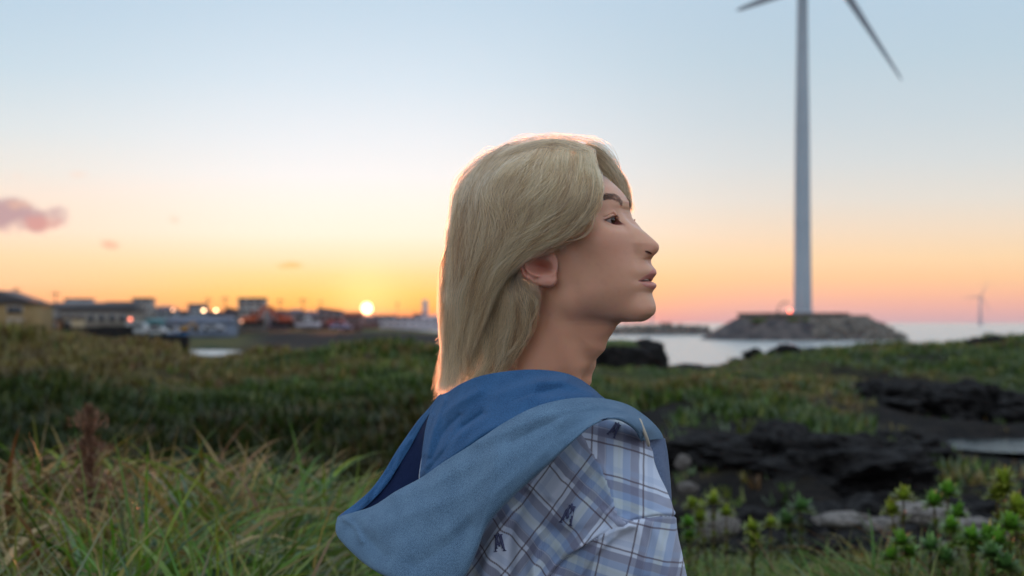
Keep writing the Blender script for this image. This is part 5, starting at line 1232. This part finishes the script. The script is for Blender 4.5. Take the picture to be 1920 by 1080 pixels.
for zf in (0.27, 0.55, 0.8):
    rr = np.interp(zf*hub_z, [0, 2, 150*kk, 350*kk, 480*kk, 585*kk], [17.8*kk, 17.6*kk, 15.6*kk, 13.5*kk, 11.4*kk, 9.9*kk])+0.02; j = lathe([rr-.1, rr+.04, rr+.04, rr-.1], [zf*hub_z-.14, zf*hub_z-.12, zf*hub_z+.12, zf*hub_z+.14], 48); mesh('tower_joint', j, gridfaces(4, 48, wrap=True), towm, wt_)
gam = 0.7013; h_ = np.array([math.cos(gam), math.sin(gam), 0]); axd = np.array([math.sin(gam), -math.cos(gam), 0])   # rotor plane and its axis
hubp = np.array([5.24, -6.2, hub_z])
nl = np.linalg.norm(hubp[:2])
ax2 = np.array([hubp[0], hubp[1], 0])/nl; ax2 = axd
def obox(c, dx, dy, dz, ex, ey, ez):
    c = np.array(c, float); V_ = [c+dx*ex*i+dy*ey*j+dz*ez*k for i in (-1, 1) for j in (-1, 1) for k in (-1, 1)]
    return np.array(V_), np.array([[0,1,3,2],[4,6,7,5],[0,4,5,1],[2,3,7,6],[0,2,6,4],[1,5,7,3]])
kz = np.array([0,0,1.0]); mid = np.array([hubp[0]*0.35, hubp[1]*0.35, hub_z]); dirn = np.array([hubp[0], hubp[1], 0])/nl; sdn = np.cross(dirn, kz)
V_, F = obox(mid, dirn, sdn, kz, nl*0.62, 1.7, 1.7); n_o = mesh('nacelle', V_, F, towm, wt_, smooth=False); md = n_o.modifiers.new('b', 'BEVEL'); md.width = 0.5; md.segments = 3
hb = lathe([0.01, 0.9, 1.5, 1.7, 1.5], [2.2, 1.7, 0.8, -0.4, -1.2], 24); hbw = hubp+hb[..., 0:1]*sdn+hb[..., 1:2]*kz+hb[..., 2:3]*dirn; mesh('hub', hbw, gridfaces(5, 24, wrap=True), towm, wt_)
phB = 0.9081
for ph in (phB, phB-2*math.pi/3, phB+2*math.pi/3):
    d_ = h_*math.sin(ph)-kz*math.cos(ph); ch = np.cross(d_, axd); Lb = 35.35; f = np.linspace(0, 1, 22)
    cw = np.interp(f, [0, .05, .2, .5, .8, .95, 1], [1.4, 1.4, 2.9, 2.0, 1.25, .85, .25]); tk = np.interp(f, [0, .1, .3, 1], [1.4, 1.1, .5, .12])
    aa = np.linspace(0, 2*math.pi, 12, endpoint=False)
    Pb = hubp+d_*(1.0+f*(Lb-1.0))[:, None, None]+(ch*(cw/2)[:, None, None])*(np.cos(aa)[None, :, None]-0.3)+(axd*(tk/2)[:, None, None])*np.sin(aa)[None, :, None]
    mesh('blade', Pb, gridfaces(22, 12, wrap=True), blm, wt_)
lamp_r = mat('red_lamp', (0.5,0.05,0.03), 0.4, emit=((1.0,0.16,0.10), 7.0))
o = mesh('obstruction_lamp', lathe([.01,.38,.38,.01], [.0,.15,.6,.75], 12)+np.array([pxm(1487.5)-tx_, -6, 0.05]), gridfaces(4, 12, wrap=True), lamp_r, wt_)
# davit crane beside the tower
dv = empty('davit_crane', (pxm(1466), D+5, zt)); tag(dv, 'small curved davit crane on the islet platform left of the tower', 'crane')
mesh('arm', tube(catmull([(0,0,0),(0.2,0,1.2),(0.9,0,2.1),(1.9,0,2.5),(2.5,0,2.2)], 24), 0.16, 8), gridfaces(24, 8, wrap=True), mat('davit_steel', (0.12,0.12,0.12), 0.6), dv)
mesh('foot', lathe([.5,.5,.2,.01], [0,.25,.3,.3], 12), gridfaces(4, 12, wrap=True), concrete, dv)
# distant turbine
d2 = 2600.0; k2 = d2/FPX; far_t = empty('distant_turbine', ((1838-960)*k2, d2, 0)); tag(far_t, 'tiny distant wind turbine standing in the sea at far right', 'wind turbine')
farm = mat('far_turbine_paint', (0.40,0.36,0.40), 0.6)
mesh('tower', lathe([3.2*k2,3.0*k2,1.5*k2,0.01],[0,14*k2,(HZ-556)*k2+4,(HZ-556)*k2+4], 16), gridfaces(4, 16, wrap=True), farm, far_t)
mesh('foundation', lathe([4.2*k2,4.2*k2,.01],[0,9*k2,9*k2], 16), gridfaces(3, 16, wrap=True), farm, far_t)
for ph in (2.7, 2.7+2.094, 2.7+4.189):
    dd_ = np.array([math.sin(ph), 0, -math.cos(ph)]); f = np.linspace(0, 1, 8)[:, None]
    c = np.array([0, -3, (HZ-556)*k2+4])+dd_*f*34*k2; sdv = np.cross(dd_, [0,1,0]); wv_ = (1.1*k2*(1-0.7*f)); q = np.stack([c-sdv*wv_, c+[0,-1,0]*wv_*.3, c+sdv*wv_, c+[0,1,0]*wv_*.3], 1)
    mesh('blade', q, gridfaces(8, 4, wrap=True), farm, far_t)
# breakwater
D3 = 470.0
bw = empty('breakwater', (pxm(1225, D3), D3, 0)); tag(bw, 'low dark rubble breakwater in the sea beside the chin', 'breakwater')
f = np.linspace(-1, 1, 60); hgt_ = np.interp(f, [-1,-.8,-.2,.6,.92,1], [1.2,2.2,3.1,3.0,1.9,.0])+0.25*nT(f*9, 0.3, 2); xx = f*105/FPX*D3
bwp = np.stack([np.stack([xx, np.full(60, yo)*1.0, hgt_*hf_+base_], -1) for yo, hf_, base_ in ((-11,0,-1),(-7,.45,0),(-3,1,0),(3,1,0),(7,.4,0),(11,0,-1))], 0)
bwp[..., 2] += 0.4*nT.fbm(bwp[..., 0]/2, bwp[..., 1]/2, 4, 3); mesh('rubble_core', bwp, gridfaces(6, 60), darkrock, bw, smooth=False)
r = np.random.default_rng(84)
for k in range(110):
    o = bpy.data.objects.new('boulder', b0 if k % 2 else b1); C.collection.objects.link(o); o.parent = bw; ff = r.uniform(-1, .97); hh = float(np.interp(ff, [-1,-.8,-.2,.6,.92,1], [1.2,2.2,3.1,3.0,1.9,.0])); g_ = r.random()
    o.location = (ff*105/FPX*D3, -9+g_*7, hh*g_); s_ = r.uniform(.6, 1.3); o.scale = (s_*1.3, s_, s_*.7); o.rotation_euler = tuple(r.uniform(0, 3, 3))
bc_ = empty('harbour_beacon', (pxm(1222, D3), D3, 2.9)); tag(bc_, 'small beacon post standing on the breakwater', 'beacon')
mesh('post', lathe([.5,.3,.3,.01], [0,.3,3.6,3.6], 10), gridfaces(4, 10, wrap=True), farm, bc_); mesh('lantern', lathe([.45,.45,.2,.01], [3.6,4.3,4.7,4.7], 10), gridfaces(4, 10, wrap=True), farm, bc_)
# ================================================================== the harbour town
MM = {}
def bmat(c, rough=0.85):
    k = tuple(round(v, 3) for v in c)
    if k not in MM: MM[k] = mat('wall_paint' if True else '', c, rough, noise=(0.5, tuple(v*0.75 for v in c), 0.6))
    return MM[k]
glass = mat('window_glass', (0.03,0.035,0.045), 0.15, spec=0.6); frame_m = mat('window_frame', (0.45,0.46,0.48), 0.7)
def box(name, x0, x1, y0, y1, z0, z1, m, parent):
    V_ = [(x, y, z) for x in (x0, x1) for y in (y0, y1) for z in (z0, z1)]; F = [[0,1,3,2],[4,6,7,5],[0,4,5,1],[2,3,7,6],[0,2,6,4],[1,5,7,3]]
    return mesh(name, V_, F, m, parent, smooth=False)
def building(px0, px1, ytop, ybase, d, kind, wc, rc, label, rows=1, cols=3, name='house', cat='house', wcol=None, group=None):
    x0, x1 = pxm(px0, d), pxm(px1, d); w = x1-x0; zb = pz(ybase, d); zt_ = pz(ytop, d); h = zt_-zb; dep = max(6.0, min(w, 12.0))
    e = empty(name, ((x0+x1)/2, d, zb)); tag(e, label, cat, group)
    hw = w/2; rh = {'flat': 0.0, 'gable': min(h*0.36, 2.6), 'gablefront': min(h*0.34, 3.0), 'shed': h*0.22, 'hip': h*0.3}[kind]; wh = h-rh
    box('wall', -hw, hw, 0, dep, -2.0, wh, bmat(wc), e); rm = bmat(rc, 0.6); o = 0.3
    if kind == 'flat':
        box('roof', -hw-.15, hw+.15, -.15, dep+.15, wh, wh+.35, rm, e)
        if w > 7: box('roof_room', hw*0.1, hw*0.6, dep*.3, dep*.8, wh+.35, wh+1.6, bmat(wc), e)
    else:
        if kind == 'gable': V_ = [(-hw-o,-o,wh),(hw+o,-o,wh),(hw+o,dep+o,wh),(-hw-o,dep+o,wh),(-hw-o,dep/2,h),(hw+o,dep/2,h)]; F = [[0,1,5,4],[2,3,4,5],[0,4,3,3],[1,2,5,5],[0,3,2,1]]
        elif kind == 'hip': V_ = [(-hw-o,-o,wh),(hw+o,-o,wh),(hw+o,dep+o,wh),(-hw-o,dep+o,wh),(-hw*.5,dep/2,h),(hw*.5,dep/2,h)]; F = [[0,1,5,4],[2,3,4,5],[0,4,3,3],[1,2,5,5],[0,3,2,1]]
        elif kind == 'gablefront': V_ = [(-hw-o,-o,wh),(hw+o,-o,wh),(hw+o,dep+o,wh),(-hw-o,dep+o,wh),(0,-o,h),(0,dep+o,h)]; F = [[0,4,5,3],[1,2,5,4],[0,1,4,4],[2,3,5,5],[0,3,2,1]]
        else: V_ = [(-hw-o,-o,h),(hw+o,-o,wh),(hw+o,dep+o,wh),(-hw-o,dep+o,h),(-hw-o,-o,wh),(-hw-o,dep+o,wh)]; F = [[0,1,2,3],[4,1,0,0],[3,2,5,5],[0,3,5,4],[4,5,2,1]]
        mesh('roof', V_, [f_ if len(set(f_)) == 4 else f_ for f_ in F], rm, e, smooth=False)
    for i in range(cols):
        for j in range(rows):
            wx = -hw+w*(i+.5)/cols; ww = min(w/cols*.28, 1.1); zc_ = wh*(j+.55)/rows; wh_ = min(wh/rows*.22, .8)
            fr2 = box('window', wx-ww-.1, wx+ww+.1, -.06, 0.0, zc_-wh_-.1, zc_+wh_+.1, frame_m, e); box('pane', wx-ww, wx+ww, -.09, -.062, zc_-wh_, zc_+wh_, glass, fr2)
    return e
TAN, CRM, GRY, BGR, WHT, BRN = (0.27,0.19,0.085), (0.30,0.25,0.19), (0.20,0.19,0.18), (0.17,0.20,0.26), (0.42,0.43,0.46), (0.11,0.08,0.06)
DRF, MAU, RED, TEAL = (0.05,0.05,0.055), (0.17,0.13,0.16), (0.30,0.06,0.03), (0.12,0.28,0.30)
B = building
e = B(-95,52,543,621,205,'gablefront',TAN,DRF,'tan two storey house with a dark gable at the left edge',2,3)
box('porch', 3.0, 5.2, -1.2, -.1, -2, 2.0, bmat(CRM), e)
B(56,86,575,617,235,'flat',GRY,DRF,'small grey house directly right of the tan house',1,2)
B(82,240,566,613,260,'gable',(0.21,0.19,0.16),DRF,'long grey warehouse with a dark pitched roof',1,8,'warehouse','warehouse')
B(83,112,602,624,225,'flat',(0.22,0.10,0.045),BRN,'rust brown shed in front of the long warehouse',1,1,'shed','shed')
B(114,138,598,618,226,'flat',(0.42,0.33,0.20),BRN,'cream hut right of the rust brown shed',1,1,'hut','hut')
B(121,164,562,585,330,'flat',WHT,DRF,'pale house with a dark flat roof above the long warehouse',1,3)
B(200,250,568,592,335,'flat',BGR,DRF,'low blue grey hall carrying the strip of orange lights',1,4,'hall','hall')
B(248,279,561,600,320,'flat',(0.24,0.24,0.23),DRF,'tallest grey block near the strip of orange lights',3,3,'apartment_block','building')
B(284,326,573,598,340,'hip',(0.24,0.27,0.30),MAU,'hipped roof house right of the tall grey block',1,3)
B(352,380,572,600,345,'flat',(0.22,0.24,0.27),DRF,'square grey house left of the two round street lamps',2,2)
B(328,354,582,603,350,'gable',GRY,DRF,'low dark roofed house between two taller houses',1,2)
B(380,425,583,604,350,'gable',MAU,DRF,'mauve house beneath the two street lamps',1,3)
B(308,424,594,626,262,'gable',(0.16,0.20,0.27),(0.13,0.16,0.22),'blue grey boat shed with a long low roof',1,5,'boat_shed','shed')
B(253,302,598,616,270,'gable',TEAL,TEAL,'teal roofed shed beside the white van',1,2,'shed','shed')
B(424,452,576,612,330,'shed',MAU,DRF,'narrow mauve house left of the tall square building',1,1)
B(446,493,561,606,325,'flat',(0.25,0.24,0.23),DRF,'tall square building with a flat roof left of the excavators',3,3,'apartment_block','building')
B(492,535,580,606,380,'gable',MAU,(0.20,0.10,0.09),'mauve gabled house behind the excavators',1,3)
B(535,570,579,604,390,'hip',(0.20,0.16,0.17),MAU,'hipped house right of the mauve gabled house',1,2)
B(568,600,583,606,400,'gable',MAU,MAU,'low gabled house above the white boat',1,2)
B(597,640,576,604,360,'shed',(0.22,0.13,0.13),MAU,'house with a roof sloping down toward the sun',1,3)
B(638,676,585,607,370,'gable',(0.20,0.12,0.12),RED,'reddish house just left of the sun',1,3)
B(673,703,592,608,560,'gable',(0.20,0.12,0.12),MAU,'low house added to cover the glow gap beneath the setting sun',1,3)  # added house, closes the skyline gap where the sun's glow showed as a column
B(700,742,590,604,620,'gable',MAU,DRF,'low dark house just right of the sun',1,3)
B(742,776,592,606,640,'hip',MAU,DRF,'low hipped house left of the hazy chimney',1,2)
B(774,800,589,605,660,'flat',MAU,DRF,'flat roofed block at the foot of the hazy chimney',1,2)
B(800,852,593,606,680,'gable',MAU,DRF,'low house between the chimney and the blond hair',1,3)
e = B(712,850,599,610,560,'flat',(0.50,0.47,0.52),(0.40,0.38,0.42),'long white harbour hall right of the sun',1,10,'harbour_hall','hall')
ch_ = empty('chimney', (pxm(797, 900), 900, 2)); tag(ch_, 'tall hazy chimney near the blond hair', 'chimney'); mesh('stack', lathe([2.3,1.9,1.8,1.5,.01],[-2,5,16,16.5,16.5], 16), gridfaces(5, 16, wrap=True), farm, ch_); box('boiler_house', -4,4,-3,3,-3,5.5,bmat(MAU),ch_)
# sea wall of black stone in front of the town
wl_ = empty('stone_wall', (0, 0, 0)); tag(wl_, 'long low black stone sea wall in front of the town', 'wall')
def wallpiece(px0, px1, py0, py1, d, nm='wall_section'):
    box(nm, pxm(px0, d), pxm(px1, d), d, d+1.2, pz(py1, d)-1.5, pz(py0, d), basalt, wl_)
for q in ((-120,75,619,630,199),(112,190,613,634,196),(188,246,611,640,192),(246,340,629,640,190),(340,352,629,640,190)): wallpiece(*q)
# vehicles, boats and machines on the quay
def vehicle(px, py, d, L, col, label, cat, kind='van', name='parked_van'):
    e = empty(name, (pxm(px, d), d, pz(py, d))); tag(e, label, cat); m = bmat(col, 0.4); hl_ = L/2
    if kind in ('van', 'car'):
        H = 2.1 if kind == 'van' else 1.45; c1 = 0.78 if kind == 'van' else 0.45
        prof_ = [(-hl_,.35),(-hl_,H*.95 if kind == 'van' else .95),(-hl_*.9 if kind == 'van' else -hl_*.55,H),(hl_*.35,H),(hl_*.72,H*.55),(hl_,H*.48),(hl_,.35)]
        V_ = [(x, y, z) for y in (-.9, .9) for x, z in prof_]; n = len(prof_); F = [[i, (i+1) % n, (i+1) % n+n, i+n] for i in range(n)]
        bmh = bpy.data.meshes.new('body'); bmh.from_pydata(V_, [], F+[list(range(n))[::-1], list(range(n, 2*n))]); bmh.materials.append(m); o = bpy.data.objects.new('vehicle_body', bmh); C.collection.objects.link(o); o.parent = e
        box('window', -hl_*.5, hl_*.3, -.93, -.905, H*.55, H*.88, glass, e)
        for wx in (-hl_*.62, hl_*.62):
            w_ = lathe([.01,.34,.34,.01], [-.1,-.1,.1,.1], 16)[..., [0,2,1]]+np.array([wx, -.85, .34]); mesh('wheel', w_, gridfaces(4, 16, wrap=True), mat('tyre', (0.02,0.02,0.02), 0.9), e)
    elif kind == 'boat':
        f = np.linspace(0, 1, 14); bwid = np.interp(f, [0,.2,.6,.9,1], [.7,1,1,.45,.03])*1.2; sh_ = np.interp(f, [0,.6,1], [1.0,1.0,1.5])
        V_ = np.stack([np.stack([f*L-hl_, s_*bwid*k_, z_*sh_], -1) for s_, k_, z_ in ((-1,1,1),(-1,.75,.3),(0,.1,0),(1,.75,.3),(1,1,1),(0,.1,.92))], 1); mesh('hull', V_, gridfaces(14, 6, wrap=True), m, e)
        box('wheelhouse', -hl_*.3, hl_*.25, -.7, .7, .9, 2.3, bmat((0.5,0.5,0.52)), e); box('window', -hl_*.22, hl_*.2, -.73, -.705, 1.5, 2.0, glass, e)
        mesh('mast', tube(np.array([(0,0,2.2),(0,0,3.4),(0,0,4.6)]), .06, 6), gridfaces(3, 6, wrap=True), frame_m, e)
    else:   # excavator
        box('track', -1.8, 1.8, -1.3, -.75, 0, .75, basalt, e); box('track', -1.8, 1.8, .75, 1.3, 0, .75, basalt, e)
        box('cab_body', -1.7, 1.3, -1.1, 1.1, .85, 2.0, m, e); cb = box('cab', .1, 1.25, -1.08, 0, 2.0, 3.0, m, e); box('window', .2, 1.15, -1.11, -1.085, 2.15, 2.85, glass, cb)
        arm = [(1.2,0,1.6),(2.6,0,3.9),(4.0,0,3.8)]; mesh('boom', tube(catmull(arm, 12), .28, 6), gridfaces(12, 6, wrap=True), m, e); mesh('dipper', tube(np.array([(4.0,0,3.8),(4.6,0,2.6),(5.0,0,1.2)]), .2, 6), gridfaces(3, 6, wrap=True), m, e)
        mesh('bucket', lathe([.01,.6,.6,.01], [-.5,-.5,.5,.5], 10)[..., [0,2,1]]+np.array([4.9,0,.7]), gridfaces(4, 10, wrap=True), basalt, e)
    return e
vehicle(262,628,240,4.4,(0.42,0.46,0.48),'white van at the left of the group beside the teal shed','van')
vehicle(294,629,238,4.6,(0.46,0.48,0.50),'white car parked right of the white van','car','car','parked_car')
vehicle(346,624,255,3.0,(0.50,0.26,0.03),'yellow orange digger in front of the boat shed','excavator','ex','mini_digger').scale = (0.45,0.45,0.45)
vehicle(330,630,250,4.0,(0.05,0.16,0.36),'small blue boat lying in front of the boat shed','boat','boat','small_boat').scale = (1,1,0.45)
vehicle(470,611,300,7.5,(0.42,0.085,0.03),'left one of the two orange excavators','excavator','ex','excavator')
vehicle(533,611,305,7.5,(0.42,0.075,0.03),'right one of the two orange excavators','excavator','ex','excavator').scale = (-1,1,1)
vehicle(578,616,300,5.2,(0.46,0.45,0.50),'white boat ashore right of the excavators','boat','boat','small_boat')
vehicle(634,611,310,4.4,(0.40,0.05,0.03),'red car parked left of the sun','car','car','parked_car')
vehicle(640,619,290,4.4,(0.30,0.28,0.42),'pale lilac car in front of the red car','car','car','parked_car')
vehicle(400,622,258,4.2,(0.34,0.38,0.44),'pale car at the right end of the boat shed','car','car','parked_car')
# street lamps and poles
def pole(px, ytop, ybase, d, label, lampc=None, arm=False, cat='utility pole', name='utility_pole', power=0, lr=.28, group=None):
    e = empty(name, (pxm(px, d), d, pz(ybase, d))); tag(e, label, cat, group); H = pz(ytop, d)-pz(ybase, d)
    mesh('shaft', tube(np.array([(0,0,-2),(0,0,H*.5),(0,0,H)]), .13, 8), gridfaces(3, 8, wrap=True), pole_m, e)
    if arm: box('crossarm', -1.1, 1.1, -.07, .07, H*.9, H*.93, pole_m, e)
    if lampc: mesh('lamp', lathe([.01,lr,lr,.01], [-lr,-lr*.5,lr*.5,lr], 12)+np.array([0,-.3,H]), gridfaces(4, 12, wrap=True), mat('lamp_glow', (0.5,0.4,0.3), 0.5, emit=(lampc, power)), e)
pole_m = mat('pole_steel', (0.08,0.08,0.085), 0.7)
AMB, REDL = (1.0,0.62,0.30), (1.0,0.22,0.12)
pole(382,582,606,300,'lit street lamp, left one of the close pair above the boat shed',AMB,cat='street lamp',name='street_lamp',power=10)
pole(405.5,582,606,300,'lit street lamp, right one of the close pair above the boat shed',AMB,cat='street lamp',name='street_lamp',power=10)
pole(325,581,606,300,'dimmer orange street lamp left of the close pair',(1,.45,.22),cat='street lamp',name='street_lamp',power=4)
pole(245,598.5,624,240,'red signal lamp beside the long warehouse',REDL,cat='signal lamp',name='signal_lamp',power=5,lr=.24)
pole(183,577,610,300,'pale lamp above the roof of the long warehouse',(0.8,0.85,1.0),cat='street lamp',name='street_lamp',power=1.5)
pole(453,602,616,280,'orange quay lamp at the left excavator',(1,.4,.22),cat='street lamp',name='street_lamp',power=1.5)
for k, px in enumerate((30,104,390,422,525,568,602,700,745)):
    pole(px, [538,546,558,556,560,559,562,572,566][k], 605, 330 if px < 600 else 600, ['utility pole rising behind the tan house','utility pole above the long warehouse','utility pole left of the tall square building','utility pole beside the tall square building','utility pole behind the mauve gabled house','utility pole above the hipped house','utility pole near the roof sloping to the sun','slim pole right of the sun','slim mast left of the hazy chimney'][k], arm=True)
sg = empty('light_strip', (pxm(227, 330), 330, pz(577, 330))); tag(sg, 'strip of orange lights on the blue grey hall', 'lights')
box('backing', -2.9, 2.9, -.1, .1, -.3, .3, frame_m, sg)
sgm = mat('orange_bulb', (0.5,0.3,0.1), 0.5, emit=((1.0,0.50,0.20), 5.0))
for k in range(9): mesh('bulb', lathe([.01,.17,.17,.01], [-.17,-.1,.1,.17], 8)+np.array([-2.5+k*.62, -.3, 0]), gridfaces(4, 8, wrap=True), sgm, sg)
# the far hill behind the town
hx_ = np.linspace(-1, 1, 80); HX_, HY_ = np.meshgrid(hx_, np.linspace(0, 1, 12)); hm = mat('far_hill', (0.11,0.11,0.16), 0.95)
DH = 3800; hz_ = (np.exp(-((HX_+0.05)/0.33)**2)*1.0+0.25*np.exp(-((HX_-0.5)/0.3)**2))*np.sin(HY_*math.pi)**0.7*52+2*nT(HX_*6, HY_*3, 4)*np.sin(HY_*math.pi)-2
o = mesh('hill', np.stack([pxm(85, DH)+HX_*420, DH+HY_*500, hz_], -1), gridfaces(12, 80), hm); tag(o, kind='structure')
# ---- sea air: even, pale, round everything
hb_ = bpy.data.materials.new('sea_air'); hb_.use_nodes = True; t = hb_.node_tree; t.nodes.clear()
o_ = N(t, 'ShaderNodeOutputMaterial'); pv = N(t, 'ShaderNodeVolumePrincipled'); pv.inputs['Color'].default_value = (0.95,0.93,0.92,1); pv.inputs['Density'].default_value = 0.00002; pv.inputs['Anisotropy'].default_value = 0.6
t.links.new(pv.outputs[0], o_.inputs['Volume'])
hz = box('haze', -3000, 3000, -700, 5200, -6.0, 135.0, hb_, None); hz['kind'] = 'stuff'
